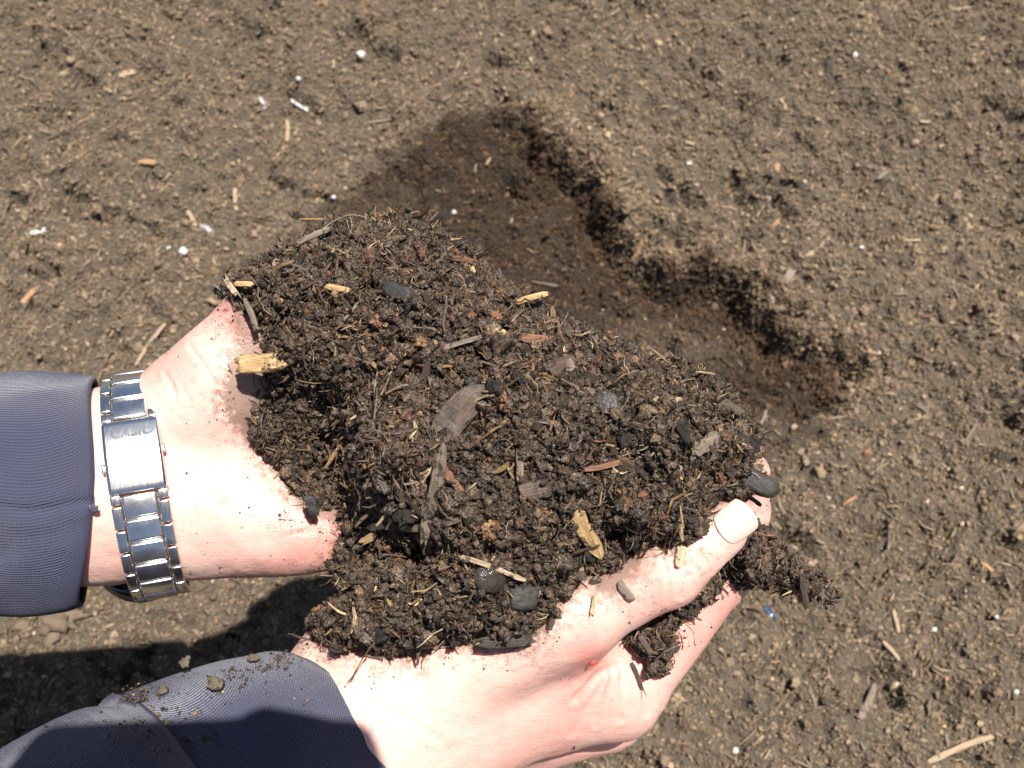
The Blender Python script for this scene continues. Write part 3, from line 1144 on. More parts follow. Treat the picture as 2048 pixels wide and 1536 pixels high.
def heap(poly, ctrl, T, R, amp, seed, step=5.0, wob=7.0, back=18.0):
    """closed lump of earth whose upper skin runs through ctrl (px, py, depth) -> V, F, front depth function"""
    f = rbf(ctrl)
    P_ = np.array(poly, float)
    lo, hi = P_.min(0) - 15, P_.max(0) + 15
    xs, ys = np.arange(lo[0], hi[0], step), np.arange(lo[1], hi[1], step)
    X, Y = np.meshgrid(xs, ys, indexing='ij')
    q = np.stack([X, Y, 0 * X], -1)
    wx, wy = wob * fbm(q / 26.0, 3, seed, 0.6), wob * fbm(q / 26.0 + 5, 3, seed + 1, 0.6)
    ins = inside(X + wx, Y + wy, poly)
    e = np.where(ins, seg_dist(X + wx, Y + wy, poly, True), 0)
    g = np.sqrt(np.clip(1 - (1 - np.clip(e / R, 0, 1)) ** 2, 0, 1))
    base = f(X, Y)
    q3 = np.stack([X, Y, 0 * X], -1)
    rel = amp * (fbm(q3 / 85.0, 3, seed + 4) + 0.75 * fbm(q3 / 34.0, 3, seed + 9)) + 5.0 * amp * np.maximum(-fbm(q3 / 42.0 + 3, 3, seed + 13) - 0.34, 0)
    front = base + T - (T + 0 * base) * g + rel * g
    bk = base + T + back * g
    nx, ny = X.shape
    VF = P(X, Y, front).reshape(-1, 3)
    VB = P(X, Y, bk).reshape(-1, 3)
    V = np.concatenate([VF, VB])
    I = np.arange(nx * ny).reshape(nx, ny)
    c = ins[:-1, :-1] & ins[1:, :-1] & ins[1:, 1:] & ins[:-1, 1:]
    Q = np.stack([I[:-1, :-1], I[:-1, 1:], I[1:, 1:], I[1:, :-1]], -1)[c]
    M = nx * ny
    Q = Q[:, ::-1]
    Fb = Q[:, ::-1] + M
    # side walls
    ed = {}
    for f4 in Q:
        for k in range(4):
            a, b = int(f4[k]), int(f4[(k + 1) % 4])
            if (b, a) in ed:
                del ed[(b, a)]
            else:
                ed[(a, b)] = 1
    Fs = np.array([[b, a, a + M, b + M] for a, b in ed], int)
    F = np.concatenate([Q, Fb, Fs])
    used = np.unique(F)
    mp = np.full(len(V), -1)
    mp[used] = np.arange(len(used))
    nf = len(Q)

    def depth_at(px, py):
        i = np.clip(np.round((np.asarray(px) - lo[0]) / step).astype(int), 0, nx - 1)
        j = np.clip(np.round((np.asarray(py) - lo[1]) / step).astype(int), 0, ny - 1)
        return front[i, j]
    return V[used], mp[F], nf, depth_at


CTRL = [(478, 600, 322), (455, 562, 326), (560, 500, 330), (680, 452, 333), (842, 448, 333), (975, 540, 328), (1100, 628, 322), (1250, 700, 316), (1400, 745, 313),
        (1500, 850, 311), (1530, 960, 309), (1440, 985, 303), (1380, 1080, 301), (1265, 1120, 302), (1160, 1150, 302), (1052, 1288, 306), (905, 1270, 305),
        (775, 1300, 312), (650, 1290, 318), (640, 1225, 322), (680, 1110, 322), (650, 1030, 328), (572, 950, 329), (492, 850, 332), (458, 790, 334), (485, 690, 331),
        (620, 560, 318), (760, 540, 314), (760, 640, 306), (900, 600, 308), (650, 660, 311), (540, 660, 322), (540, 730, 326), (640, 760, 314),
        (600, 830, 328), (655, 840, 330), (590, 890, 330), (690, 930, 335), (700, 990, 333), (620, 970, 330), (690, 880, 332), (560, 760, 328), (620, 765, 326), (640, 700, 306), (560, 715, 318),
        (900, 740, 294), (1050, 760, 290), (1200, 800, 291), (1350, 840, 293), (1450, 900, 298), (1300, 950, 288), (1150, 930, 283), (1000, 900, 283), (860, 860, 288),
        (790, 930, 282), (750, 900, 284), (750, 960, 287), (757, 850, 289), (860, 1050, 286), (1000, 1050, 282), (1150, 1040, 285), (1260, 1030, 292), (760, 1080, 300), (900, 1160, 286), (1020, 1180, 290),
        (780, 1160, 302), (780, 1230, 299), (700, 1240, 304), (900, 1230, 292), (755, 1010, 304), (800, 760, 298), (700, 770, 308), (720, 1120, 314), (840, 1110, 300)]
handful = tag(empty('compost_handful'), 'heap of dark moist compost full of wood splinters, resting in both cupped hands', 'compost')
handful.location = W(P(950, 900, 330)).tolist()
HV, HF, HN, hdepth = heap(PILE, CTRL, 11.0, 50.0, 4.6, 80)
hb = mesh_obj('packed_earth', W(HV), HF, M_PILE)
adopt(hb, handful)


def adopt2(o):
    return adopt(o, handful)


TAIL = [(1425, 1105), (1462, 1050), (1500, 1042), (1522, 1075), (1548, 1108), (1590, 1128), (1625, 1158), (1662, 1178), (1676, 1192), (1640, 1192), (1590, 1178),
        (1548, 1165), (1505, 1160), (1470, 1148), (1420, 1155)]
TAILC = [(1425, 1130, 338), (1500, 1050, 334), (1550, 1120, 328), (1675, 1192, 324), (1505, 1160, 330), (1500, 1110, 324), (1590, 1155, 322), (1640, 1180, 322)]
GAP1 = [(1250, 1290), (1290, 1262), (1335, 1228), (1372, 1190), (1420, 1145), (1452, 1128), (1440, 1165), (1422, 1198), (1390, 1215), (1362, 1218), (1342, 1256), (1348, 1292),
        (1330, 1325), (1312, 1345), (1300, 1318), (1270, 1306)]
GAP1C = [(1250, 1292, 330), (1335, 1228, 330), (1420, 1150, 334), (1442, 1232, 333), (1352, 1262, 329), (1318, 1345, 328), (1330, 1290, 325), (1400, 1200, 328), (1290, 1300, 329)]
SIDE = [(1492, 1020), (1500, 1035), (1504, 1065), (1520, 1095), (1495, 1105), (1478, 1095), (1492, 1050)]
SIDEC = [(1490, 985, 332), (1512, 1060, 333), (1500, 1105, 333), (1502, 1040, 331), (1532, 1092, 332)]
clumps = [(HV, HF, HN)]
for k, (pl, ct, T_, R_) in enumerate([(TAIL, TAILC, 8, 40), (GAP1, GAP1C, 6, 26), (SIDE, SIDEC, 6, 20)]):
    v_, f_, n_, _d = heap(pl, ct, T_, R_, 1.2, 90 + 7 * k, 3.0, 5.0, 8.0)
    o = mesh_obj('clod', W(v_), f_, M_PILE)
    adopt2(o)
    clumps.append((v_, f_, n_))

DARK = [(0.058, 0.038, 0.025), (0.078, 0.053, 0.036), (0.034, 0.023, 0.016), (0.125, 0.085, 0.052), (0.21, 0.135, 0.065), (0.13, 0.062, 0.032), (0.36, 0.27, 0.16), (0.085, 0.07, 0.055)]


def sample_surface(V, F, nf, n, out=(-0.15, 0.45)):
    """random points on the upper skin and the sides -> points and normals in mm"""
    Q = F[:nf]
    extra = F[nf * 2:]
    Q = np.concatenate([Q, extra, extra[: 0]])
    A, B_, C_, D_ = (V[Q[:, k]] for k in range(4))
    nr = np.cross(C_ - A, D_ - B_)
    ar = np.linalg.norm(nr, axis=1)
    i = RNG.choice(len(Q), n, p=ar / ar.sum())
    u, v = RNG.random((2, n, 1))
    p = (A[i] * (1 - u) + B_[i] * u) * (1 - v) + (D_[i] * (1 - u) + C_[i] * u) * v
    nn = nr[i] / (ar[i][:, None] + 1e-9)
    flip = (nn[:, 2] > 0.3)
    nn[flip] *= -1
    return p, nn


FOOT = []


def pile_crumbs():
    PT, SC_, IX, TN, RT = [], [], [], [], []
    for (V, F, nf), n in zip(clumps, (85000, 4200, 3200, 1100)):
        p, nn = sample_surface(V, F, nf, n)
        s = np.clip(np.exp(math.log(1.05) + 0.52 * RNG.standard_normal(n)), 0.45, 5.0)
        idx = picks(n, 0.66, 0.11, 0.21, 0.02)
        s = np.where(idx >= 10, s * 1.25, s)
        s = np.where(idx >= 13, s * 1.7, s)
        s = np.where(idx >= 18, s * 2.0, s)
        cl = fbm(p / 4.2, 2, 101) + 0.8 * fbm(p / 10.0, 2, 103)                                   # crumbs gather into little aggregates
        if V is HV:                                                  # the large pieces lie bare on top
            fx, fy = to_px(p)
            keep = np.ones(n, bool)
            for f0, f1, fw in FOOT:
                dd_ = seg_dist(fx, fy, [f0, f1])
                keep &= ~((dd_ < fw) & (RNG.random(n) < 0.93))
            p, nn, s, idx, cl = p[keep], nn[keep], s[keep], idx[keep], cl[keep]
            n = len(p)
        out = s * RNG.uniform(-0.1, 0.5, n) + np.where(idx < 10, 1.7 * np.maximum(cl, -0.4), 0.8)
        PT.append(p + nn * out[:, None])
        SC_.append(s[:, None] * np.exp(0.18 * RNG.standard_normal((n, 3))))
        IX.append(idx)
        t = palette(n, DARK, [44, 30, 16, 8, 3.2, 3.5, 1.6, 5], 0.2)
        w = idx < 10
        t[w] = palette(w.sum(), DARK[:4] + [(0.15, 0.085, 0.045)] + DARK[5:6], [44, 30, 16, 8, 3, 2.5], 0.2)
        w = idx >= 13
        t[w] = palette(w.sum(), DARK[1:], [30, 8, 18, 15, 9, 7, 9], 0.25)
        TN.append(t)
        RT.append(RNG.uniform(-math.pi, math.pi, (n, 3)))
    o = scatter('crumbs', W(np.concatenate(PT)), np.concatenate(RT), np.concatenate(SC_) * 0.001, np.concatenate(IX), np.concatenate(TN), P_WET)
    return adopt2(o)




# ------------------------------------------------------------------ pieces that can be picked out of the heap
def chip_mesh(L_, Wd, Th, seed, n=7, ragged=0.35, bend=0.04):
    """splintered piece of wood, long axis x, metres"""
    rr = random.Random(seed)
    V, F = [], []
    k = 8
    for i in range(n + 1):
        u = i / n
        for j in range(k):
            a = 2 * math.pi * j / k
            cy, cz = math.cos(a), math.sin(a)
            sq = 1.0 / max(abs(cy), abs(cz)) ** 0.7
            e = 1.0 - (0.30 if i in (0, n) else 0.0)
            dx = 0
            if i in (0, n):
                dx = (1 if i else -1) * rr.uniform(-ragged, ragged) * min(Wd * 1.2, L_ * 0.25)
            V.append((L_ * (u - 0.5) + dx, 0.5 * Wd * cy * sq * e * rr.uniform(0.84, 1.1) + bend * L_ * math.sin(u * 3.1 + seed), 0.5 * Th * cz * sq * e * rr.uniform(0.8, 1.15) + 0.3 * bend * L_ * math.cos(u * 4)))
    for i in range(n):
        for j in range(k):
            a, b = i * k + j, i * k + (j + 1) % k
            F.append([a, a + k, b + k, b])
    F.append(list(range(k)))
    F.append([n * k + j for j in range(k)][::-1])
    return V, F


def place_between(o, w0, w1, upv):
    X = Vector(w1) - Vector(w0)
    X.normalize()
    Z = Vector(upv) - X * X.dot(Vector(upv))
    Z.normalize()
    Y = Z.cross(X)
    M = Matrix((X, Y, Z)).transposed().to_4x4()
    M.translation = (Vector(w0) + Vector(w1)) / 2
    o.matrix_world = M


TOCAM = Vector(-CF)


def chip(name, p0, p1, wd, th, mat, label=None, cat=None, seed=1, lift=1.2, d=None, ragged=0.35, bend=0.03, group=None, shape=None, roll=0.0):
    if d == 'hand':
        a, b = patch_on(RV, RN, [p0, p1], th * 0.5 + 0.6)
    elif d is None:
        ln_ = math.hypot(p1[0] - p0[0], p1[1] - p0[1]) + 1e-6
        sh = min(wd * 2.2, ln_ * 0.3)
        ux, uy = (p1[0] - p0[0]) / ln_, (p1[1] - p0[1]) / ln_
        FOOT.append(((p0[0] + ux * sh, p0[1] + uy * sh), (p1[0] - ux * sh, p1[1] - uy * sh), wd * 2.9))
        q = [float(hdepth(p0[0] + (p1[0] - p0[0]) * t, p0[1] + (p1[1] - p0[1]) * t)) for t in (0, .25, .5, .75, 1)]
        m_ = np.mean(q)
        s_ = (q[4] - q[0]) * 0.7
        lf = lift + 0.9
        a = P(*p0, m_ - s_ / 2 - lf)
        b = P(*p1, m_ + s_ / 2 - lf)
    else:
        d0, d1 = (d, d) if np.isscalar(d) else d
        a, b = P(*p0, d0), P(*p1, d1)
    w0, w1 = W(a), W(b)
    L_ = float(np.linalg.norm(w1 - w0))
    if shape == 'stone':
        V, F = lump(seed, 4, 0.10, (1, 1, 1), 0.03)
        V = np.sign(V) * np.abs(V * 2) ** 0.72 / 2
        V = V * np.array([L_ * 1.05, wd * 0.00105, th * 0.00105])
    else:
        V, F = chip_mesh(L_, wd * 0.001, th * 0.001, seed, ragged=ragged, bend=bend)
    o = mesh_obj(name, V, F, mat, smooth=(shape == 'stone'))
    up = TOCAM + Vector((roll, 0, 0))
    place_between(o, w0, w1, up)
    if shape != 'stone':
        bv = o.modifiers.new('bevel', 'BEVEL')
        bv.width = min(wd, th) * 0.00008
        bv.segments = 1
    tag(o, label, cat, group)
    return o


chip('wood_chunk', (472, 730), (578, 716), 5.8, 4.5, M_STRAW, 'thick pale splintered wood chunk at the left edge of the heap, above the open palm', 'wood chunk', 3, d=(316, 311), ragged=0.4)
chip('wood_chip', (1150, 1012), (1196, 1112), 4.8, 2.2, M_STRAW, 'broad orange and straw wood chip lying near the thumb base', 'wood chip', 4, 2.6)
chip('wood_chip', (1366, 1070), (1356, 1132), 3.0, 1.3, M_PALE, 'short pale chip standing across the top of the thumb', 'wood chip', 5, d='hand')
chip('straw_stem', (1034, 604), (1096, 588), 1.9, 1.3, M_STRAW, 'yellow straw stem sticking out of the upper right side of the heap', 'straw', 6, d=(318, 316), ragged=0.2)
chip('twig', (922, 1114), (1052, 1160), 1.5, 1.2, M_PALE, 'long thin pale twig lying across the lower part of the heap', 'twig', 7, 6.5, ragged=0.2, bend=0.015)
chip('wood_splinter', (880, 905), (856, 1080), 4.2, 1.8, M_GREYW, 'long grey wood splinter running down the middle of the heap', 'wood splinter', 8, 7.0, ragged=0.9, bend=0.02)
chip('bark_piece', (958, 782), (886, 872), 9.5, 2.2, M_BARK, 'large smooth reddish brown bark piece in the centre of the heap', 'bark', 9, 1.0, bend=0.07, ragged=0.9)
chip('stone', (770, 574), (824, 596), 5.0, 4.4, M_STONE, 'smooth black oval stone near the top of the heap', 'stone', 10, 2.0, shape='stone')
chip('stone', (1464, 938), (1554, 986), 6.4, 5.4, M_STONE, 'long black stone jutting from the right tip of the heap over the fingers', 'stone', 11, d=(311, 312), shape='stone')
chip('stone', (1014, 1190), (1074, 1196), 8.0, 6.0, M_STONE, 'round black stone at the lower edge of the heap', 'stone', 12, 0.6, shape='stone')
chip('stone', (958, 1150), (1002, 1160), 8.0, 6.0, plain_mat('wet_stone', (0.055, 0.045, 0.036), 0.16, 0.6, 1.0, 420, 0.0012), 'wet glistening lump just below the long pale twig', 'stone', 13, 0.8, shape='stone')
chip('stone', (1190, 795), (1236, 822), 7.0, 5.5, plain_mat('damp_stone', (0.065, 0.055, 0.05), 0.32, 0.5, 1.0, 420, 0.001), 'grey damp lump in the right half of the heap', 'stone', 14, 1.6, shape='stone')
chip('wood_chip', (1305, 803), (1362, 798), 2.2, 1.2, M_PALE, 'pale bar shaped chip near the right end of the heap', 'wood chip', 15, 2.4)
chip('twig', (1112, 812), (1096, 872), 1.7, 1.2, M_RED, 'short reddish twig standing near the middle right of the heap', 'twig', 16, 2.6)
chip('twig', (1168, 936), (1268, 922), 1.7, 1.3, M_RED, 'long reddish twig lying level above the orange wood chip', 'twig', 17, 2.6)
chip('wood_chip', (1345, 908), (1356, 944), 3.3, 1.5, M_PALE, 'blocky pale chip left of the bark flake at the right end', 'wood chip', 18, 2.6)
chip('bark_flake', (1384, 900), (1440, 876), 5.6, 1.4, M_GREYW, 'flat grey brown bark flake at the right end of the heap', 'bark', 19, 2.4)
chip('wood_block', (1040, 986), (1098, 974), 5.6, 3.4, M_BARK, 'brown wood block with a pale lower edge in the middle of the heap', 'wood block', 20, 2.2)
chip('twig', (884, 934), (924, 982), 2.4, 1.8, M_RED, 'thick reddish brown twig right of the long grey splinter', 'twig', 21, 2.4)
chip('wood_splinter', (742, 1056), (798, 1030), 2.4, 1.1, M_PALE, 'pale splinter with frayed ends left of the long grey splinter', 'wood splinter', 22, 2.6, ragged=0.9)
chip('wood_chip', (806, 1052), (918, 1044), 2.6, 1.3, M_GREYW, 'level grey brown chip crossing the foot of the long grey splinter', 'wood chip', 23, 2.2)
chip('wood_chip', (826, 962), (860, 936), 4.2, 1.6, M_PALE, 'square pale chip touching the left side of the long grey splinter', 'wood chip', 24, 2.0)
chip('wood_chip', (984, 664), (1010, 668), 2.6, 1.6, M_STRAW, 'small bright yellow chip in the upper right of the heap', 'wood chip', 25, 2.2)
chip('bark_flake', (905, 520), (962, 526), 2.2, 1.2, M_RED, 'curled reddish flake near the upper right edge of the heap', 'bark', 26, 2.2)
chip('wood_chip', (942, 534), (948, 546), 1.8, 1.2, M_STRAW, 'tiny yellow chip below the curled reddish flake', 'wood chip', 27, 2.4)
chip('straw_stem', (652, 572), (698, 580), 2.0, 1.0, M_STRAW, 'straw piece lying left of the black oval stone', 'straw', 28, 2.2)
chip('wood_splinter', (452, 556), (474, 592), 1.9, 0.9, M_PALE, 'frayed pale splinter poking out at the upper left corner of the heap', 'wood splinter', 29, d=(322, 319), ragged=1.3)
chip('straw_stem', (470, 566), (506, 570), 1.7, 0.9, M_STRAW, 'short straw piece beside the frayed splinter at the upper left corner', 'straw', 30, d=(319, 318))
chip('twig', (492, 600), (512, 660), 2.0, 1.4, M_GREYW, 'grey twig hanging down the left edge of the heap above the wood chunk', 'twig', 31, d=(317, 319))
chip('twig', (596, 488), (662, 456), 1.9, 1.5, M_GREYW, 'grey brown twig along the upper left rim of the heap', 'twig', 32, d=(326, 327))
chip('wood_chip', (1190, 1190), (1185, 1232), 1.8, 1.0, M_PALE, 'narrow pale chip resting on the thumb below the heap', 'wood chip', 33, d='hand')
chip('wood_chip', (1238, 1166), (1266, 1200), 2.6, 1.2, M_GREYW, 'curled brown chip resting on the thumb below the heap', 'wood chip', 34, d='hand')
chip('bark_piece', (968, 1282), (1062, 1278), 4.0, 2.0, M_DARKW, 'dark ragged bark piece at the bottom edge of the heap', 'bark', 35, d=(300, 300), ragged=0.8)
chip('twig', (1606, 1150), (1610, 1216), 2.2, 1.4, M_DARKW, 'short dark twig hanging from the tail of compost beyond the fingers', 'twig', 36, d=(320, 322))
chip('twig', (1496, 992), (1522, 1012), 1.4, 1.2, M_DARKW, 'small dark twig crossing the fingertip behind the thumbnail', 'twig', 37, d=(322, 321))
chip('wood_splinter', (1262, 1325), (1284, 1378), 1.4, 0.9, M_DARKW, 'thin dark splinter stuck in the fold between thumb and finger', 'wood splinter', 38, d='hand', ragged=0.6)
chip('wood_chip', (1278, 1272), (1306, 1310), 1.9, 1.2, M_BARK, 'brown chip in the compost trapped between thumb and finger', 'wood chip', 39, d=(321, 321))
chip('wood_chip', (1040, 676), (1100, 680), 3.2, 1.4, M_RED, 'flat reddish brown chip in the upper right of the heap', 'wood chip', 40, 2.2)
chip('wood_chip', (1100, 740), (1150, 722), 5.5, 1.4, M_BARK, 'broad brown flake right of the flat reddish chip', 'wood chip', 41, 1.6)
chip('wood_splinter', (1130, 712), (1142, 740), 3.6, 1.2, M_GREYW, 'stubby grey splinter standing in the right half of the heap', 'wood splinter', 42, 2.6)
chip('bark_flake', (618, 990), (628, 1030), 3.6, 2.0, M_STONE, 'charred black flake at the edge of the heap on the open palm', 'bark', 43, d=(322, 324))
chip('wood_chip', (850, 1060), (868, 1104), 7.0, 2.4, M_RED, 'wide rusty brown chip below the long grey splinter', 'wood chip', 44, 1.2)
chip('wood_splinter', (1036, 900), (1042, 962), 2.2, 1.0, M_GREYW, 'pale grey splinter standing above the brown wood block', 'wood splinter', 45, 2.4, ragged=0.8)
chip('wood_splinter', (960, 672), (884, 700), 1.6, 1.0, M_GREYW, 'thin grey splinter across the upper middle of the heap', 'wood splinter', 46, 2.2)
chip('straw_stem', (688, 640), (716, 604), 1.0, 0.8, M_GREYW, 'thin stem leaning left below the straw piece', 'straw', 47, 2.6)
chip('wood_chip', (1270, 1090), (1290, 1112), 3.2, 1.4, M_STRAW, 'crumpled straw coloured chip where the heap meets the thumb', 'wood chip', 48, 2.2)

# about 280 smaller pieces, each a part of the heap
mats = [M_GREYW, M_BARK, M_DARKW, M_RED, M_PALE, M_STRAW]
wts = [5, 6, 6, 3, 2.2, 3]
variants = {}
for mi, mt in enumerate(mats):
    for k in range(3):
        V, F = chip_mesh(1.0, (0.22, 0.32, 0.16)[k], (0.12, 0.14, 0.12)[k], 200 + mi * 7 + k, 6, 0.5, 0.05)
        variants[(mi, k)] = mesh_obj('splinter', V, F, mt, smooth=False, link=False)
clod_m = []
for k in range(5):
    V, F = lump(70 + k, 3, 0.6, (1, 0.85, 0.7))
    clod_m.append(mesh_obj('clod', V, F, M_PILE, link=False))
pts, nns = sample_surface(HV, HF, HN, 298)
for k, (p, nn) in enumerate(zip(pts, nns)):
    r = random.Random(1000 + k)
    if k < 262:
        mi = r.choices(range(6), wts)[0]
        o = bpy.data.objects.new('splinter', variants[(mi, r.randrange(3))])
        L_ = min(12.0, 3.6 + r.expovariate(1 / 2.4))
        n_ = Vector(B3.T @ nn)
        t = Vector((r.gauss(0, 1), r.gauss(0, 1), r.gauss(0, 1)))
        t = (t - n_ * t.dot(n_) * 0.75).normalized()
        c = Vector(W(p + nn * 1.1))
        COL.objects.link(o)
        place_between(o, c - t * L_ * 0.0005, c + t * L_ * 0.0005, n_ + Vector((r.gauss(0, .3), r.gauss(0, .3), 0)))
        o.scale = (L_ * 0.001, L_ * 0.001 * r.uniform(0.7, 1.3), L_ * 0.001)
        wm = o.matrix_basis.copy()
    else:
        o = bpy.data.objects.new('clod', clod_m[r.randrange(5)])
        COL.objects.link(o)
        o.location = W(p + nn * 0.8).tolist()
        o.rotation_euler = (r.uniform(0, 6), r.uniform(0, 6), r.uniform(0, 6))
        q = r.uniform(4, 8) * 0.001
        o.scale = (q, q, q)
    adopt2(o)


# fine roots
def root_obj(name, pts_px, r_mm, mat, parent):
    p = np.array([P(x, y, d) for x, y, d in pts_px])
    t = np.linspace(0, len(p) - 1, len(p) * 6)
    i = np.clip(t.astype(int), 0, len(p) - 2)
    u = (t - i)[:, None]
    pm = p[np.clip(i - 1, 0, None)]
    pn = p[np.clip(i + 2, None, len(p) - 1)]
    a, b = p[i], p[i + 1]
    c = 0.5 * ((2 * a) + (b - pm) * u + (2 * pm - 5 * a + 4 * b - pn) * u ** 2 + (3 * a - pm - 3 * b + pn) * u ** 3)
    V, F, k = [], [], 5
    for m_ in range(len(c)):
        T = c[min(m_ + 1, len(c) - 1)] - c[max(m_ - 1, 0)]
        T /= np.linalg.norm(T)
        A = np.cross(T, (0, 0, 1))
        A /= np.linalg.norm(A) + 1e-9
        Bv = np.cross(T, A)
        rr = r_mm * (1 - 0.6 * m_ / len(c))
        for j in range(k):
            th = 2 * math.pi * j / k
            V.append(c[m_] + rr * (A * math.cos(th) + Bv * math.sin(th)))
    for m_ in range(len(c) - 1):
        for j in range(k):
            F.append([m_ * k + j, m_ * k + (j + 1) % k, (m_ + 1) * k + (j + 1) % k, (m_ + 1) * k + j])
    o = mesh_obj(name, W(np.array(V)), F, mat)
    return adopt(o, parent) if parent else o


root_obj('rootlet', [(640, 462, 328), (668, 442, 327), (700, 430, 326), (728, 434, 326), (738, 444, 328)], 0.16, M_PALE, handful)
root_obj('rootlet', [(700, 432, 326), (704, 452, 325), (698, 474, 325)], 0.12, M_PALE, handful)
root_obj('rootlet', [(694, 440, 326), (700, 462, 324), (712, 470, 325)], 0.11, M_PALE, handful)
root_obj('rootlet', [(1010, 480 + 40, 326), (1022, 545, 325), (1040, 540, 324)], 0.25, M_DARKW, handful)
root_obj('rootlet', [(462, 575, 320), (464, 600, 321), (480, 640, 322)], 0.14, M_GREYW, handful)
root_obj('rootlet', [(800, 1160, 297), (822, 1180, 296), (830, 1205, 297)], 0.14, M_PALE, handful)
root_obj('rootlet', [(676, 880, 318), (672, 920, 320), (664, 960, 321)], 0.12, M_GREYW, handful)
root_obj('rootlet', [(700, 1190, 303), (712, 1200, 302), (716, 1222, 302), (708, 1236, 303)], 0.35, M_DARKW, handful)
r2 = random.Random(5)
for k in range(26):                     # fibres bristling from the rim
    i = r2.randrange(len(PILE) - 1)
    u = r2.random()
    x = PILE[i][0] * (1 - u) + PILE[i + 1][0] * u
    y = PILE[i][1] * (1 - u) + PILE[i + 1][1] * u
    cx, cy = 980, 880
    dx, dy = (x - cx), (y - cy)
    l = math.hypot(dx, dy)
    dx, dy = dx / l, dy / l
    a = r2.uniform(-0.9, 0.9)
    ex, ey = dx * math.cos(a) - dy * math.sin(a), dx * math.sin(a) + dy * math.cos(a)
    d0 = float(hdepth(x - dx * 16, y - dy * 16))
    if not 250 < d0 < 350:
        continue
    q = r2.uniform(10, 26)
    root_obj('rootlet', [(x - dx * 14, y - dy * 14, d0), (x + ex * q * 0.4, y + ey * q * 0.4, d0 - 1), (x + ex * q + r2.uniform(-6, 6), y + ey * q + r2.uniform(-6, 6), d0 - 1.5)],
             r2.uniform(0.08, 0.2), r2.choice([M_PALE, M_GREYW, M_DARKW]), handful)


pile_crumbs()


# ------------------------------------------------------------------ dirt on skin and cloth
def specks(name, V, Q, N, spots_, n, parent, size=0.42, lift=0.1, jit=0.7, edge=0.0):
    px, py = to_px(V)
    w = spots(px, py, spots_)
    if edge:
        w = w + edge * np.exp(-np.where(inside(px, py, PILE), 400, seg_dist(px, py, PILE, True)) / 16.0)
    w = w * np.clip(0.15 + 1.3 * fbm(V / 5.0, 3, 140), 0, 2) ** 1.5 * (N[:, 2] < -0.15)
    w = w / w.sum()
    i = RNG.choice(len(V), n, p=w)
    s = np.clip(np.exp(math.log(size) + 0.55 * RNG.standard_normal(n)), 0.18, 1.9)
    idx = picks(n, 0.6, 0.15, 0.2, 0.05)
    s = np.where(idx > 12, s * 1.8, s)
    t = palette(n, DARK, [30, 25, 20, 10, 4, 6, 4, 8], 0.2)
    nb = (i + 1) % len(V)
    e1 = V[nb] - V[i]
    e1 = np.where(np.linalg.norm(e1, axis=1, keepdims=True) > 8, 0, e1)
    t1 = np.cross(N[i], (0.3, 0.8, 0.5))
    t1 /= np.linalg.norm(t1, axis=1, keepdims=True)
    t2 = np.cross(N[i], t1)
    p = V[i] + t1 * RNG.normal(0, jit, (n, 1)) + t2 * RNG.normal(0, jit, (n, 1)) + N[i] * (lift + 0.2 * s[:, None])
    o = scatter(name, W(p), RNG.uniform(-3, 3, (n, 3)), s[:, None] * np.ones((1, 3)) * 0.001, idx, t, P_WET)
    return adopt(o, parent)


specks('dirt_specks', RV, RQ, RN, [(620, 1320, 70, 1.0), (720, 1320, 60, 0.6), (1120, 1230, 50, 0.9), (1250, 1190, 70, 0.35), (1340, 1120, 50, 0.3), (760, 1360, 130, 0.25), (700, 1400, 60, 0.2),
                                   (900, 1330, 120, 0.10), (1050, 1400, 300, 0.03), (890, 1505, 10, 1.0), (1410, 1040, 40, 0.4), (1430, 1230, 80, 0.3)], 1300, person, 0.25, edge=1.6)
specks('dirt_specks', LV, LQ, LN, [(500, 880, 60, 0.25), (600, 1000, 70, 0.35), (640, 1110, 70, 0.35), (470, 650, 50, 0.5), (480, 930, 200, 0.05), (520, 1140, 120, 0.1)], 600, person, 0.24, edge=1.6)
rs_n = normals(RSV, RSF)
if rs_n[RSV[:, 2] < np.median(RSV[:, 2])][:, 2].mean() > 0:
    rs_n = -rs_n
specks('dirt_specks', RSV, RSF, rs_n, [(420, 1360, 60, 1.0), (380, 1330, 30, 2.0), (480, 1350, 80, 0.6), (320, 1385, 50, 0.7), (560, 1335, 50, 0.5), (300, 1440, 90, 0.35), (450, 1400, 110, 0.3),
                                       (100, 1460, 90, 0.1), (640, 1400, 100, 0.10)], 900, person, 0.42, 0.3, 2.2)
# two larger bits of dirt on the cuff
for k, (x, y, r) in enumerate([(430, 1366, 4.2), (325, 1382, 3.0), (372, 1322, 3.2), (505, 1316, 2.6)]):
    q = patch_on(RSV, rs_n, [(x, y + 12)], 1.0)[0]
    q = P(x, y, q[2])
    V_, F_ = lump(30 + k, 3, 0.6, (1, 0.8, 0.6))
    o = mesh_obj('dirt_clod', V_ * r * 0.001, F_, plain_mat('clod_earth', (0.13, 0.105, 0.075), 0.9, 0.2, 1.0, 700, 0.0006))
    o.location = W(q).tolist()
    tag(o, ['small dry clod of dirt in the middle of the lower cuff', 'dry crumb at the left end of the lower cuff', 'crumb of dirt perched on the top edge of the lower cuff',
            'crumb of dirt where the lower cuff meets the wrist'][k], 'dirt clod')


# ------------------------------------------------------------------ wristwatch
watch = tag(empty('wristwatch'), 'steel wristwatch with link bracelet and folding clasp, worn face down behind the palm', 'watch')
wc = P(294, 967, 346)
wa = np.array([0.955, 0.145, 0.25]); wa /= np.linalg.norm(wa)
wb = np.array([0.0, 1.0, 0.11]); wb -= wa * (wb @ wa); wb /= np.linalg.norm(wb)
wcv = np.cross(wb, wa); wcv /= np.linalg.norm(wcv)
if wcv[2] > 0:
    wcv = -wcv
watch.location = W(wc).tolist()
RB_, RC_ = 35.8, 26.6


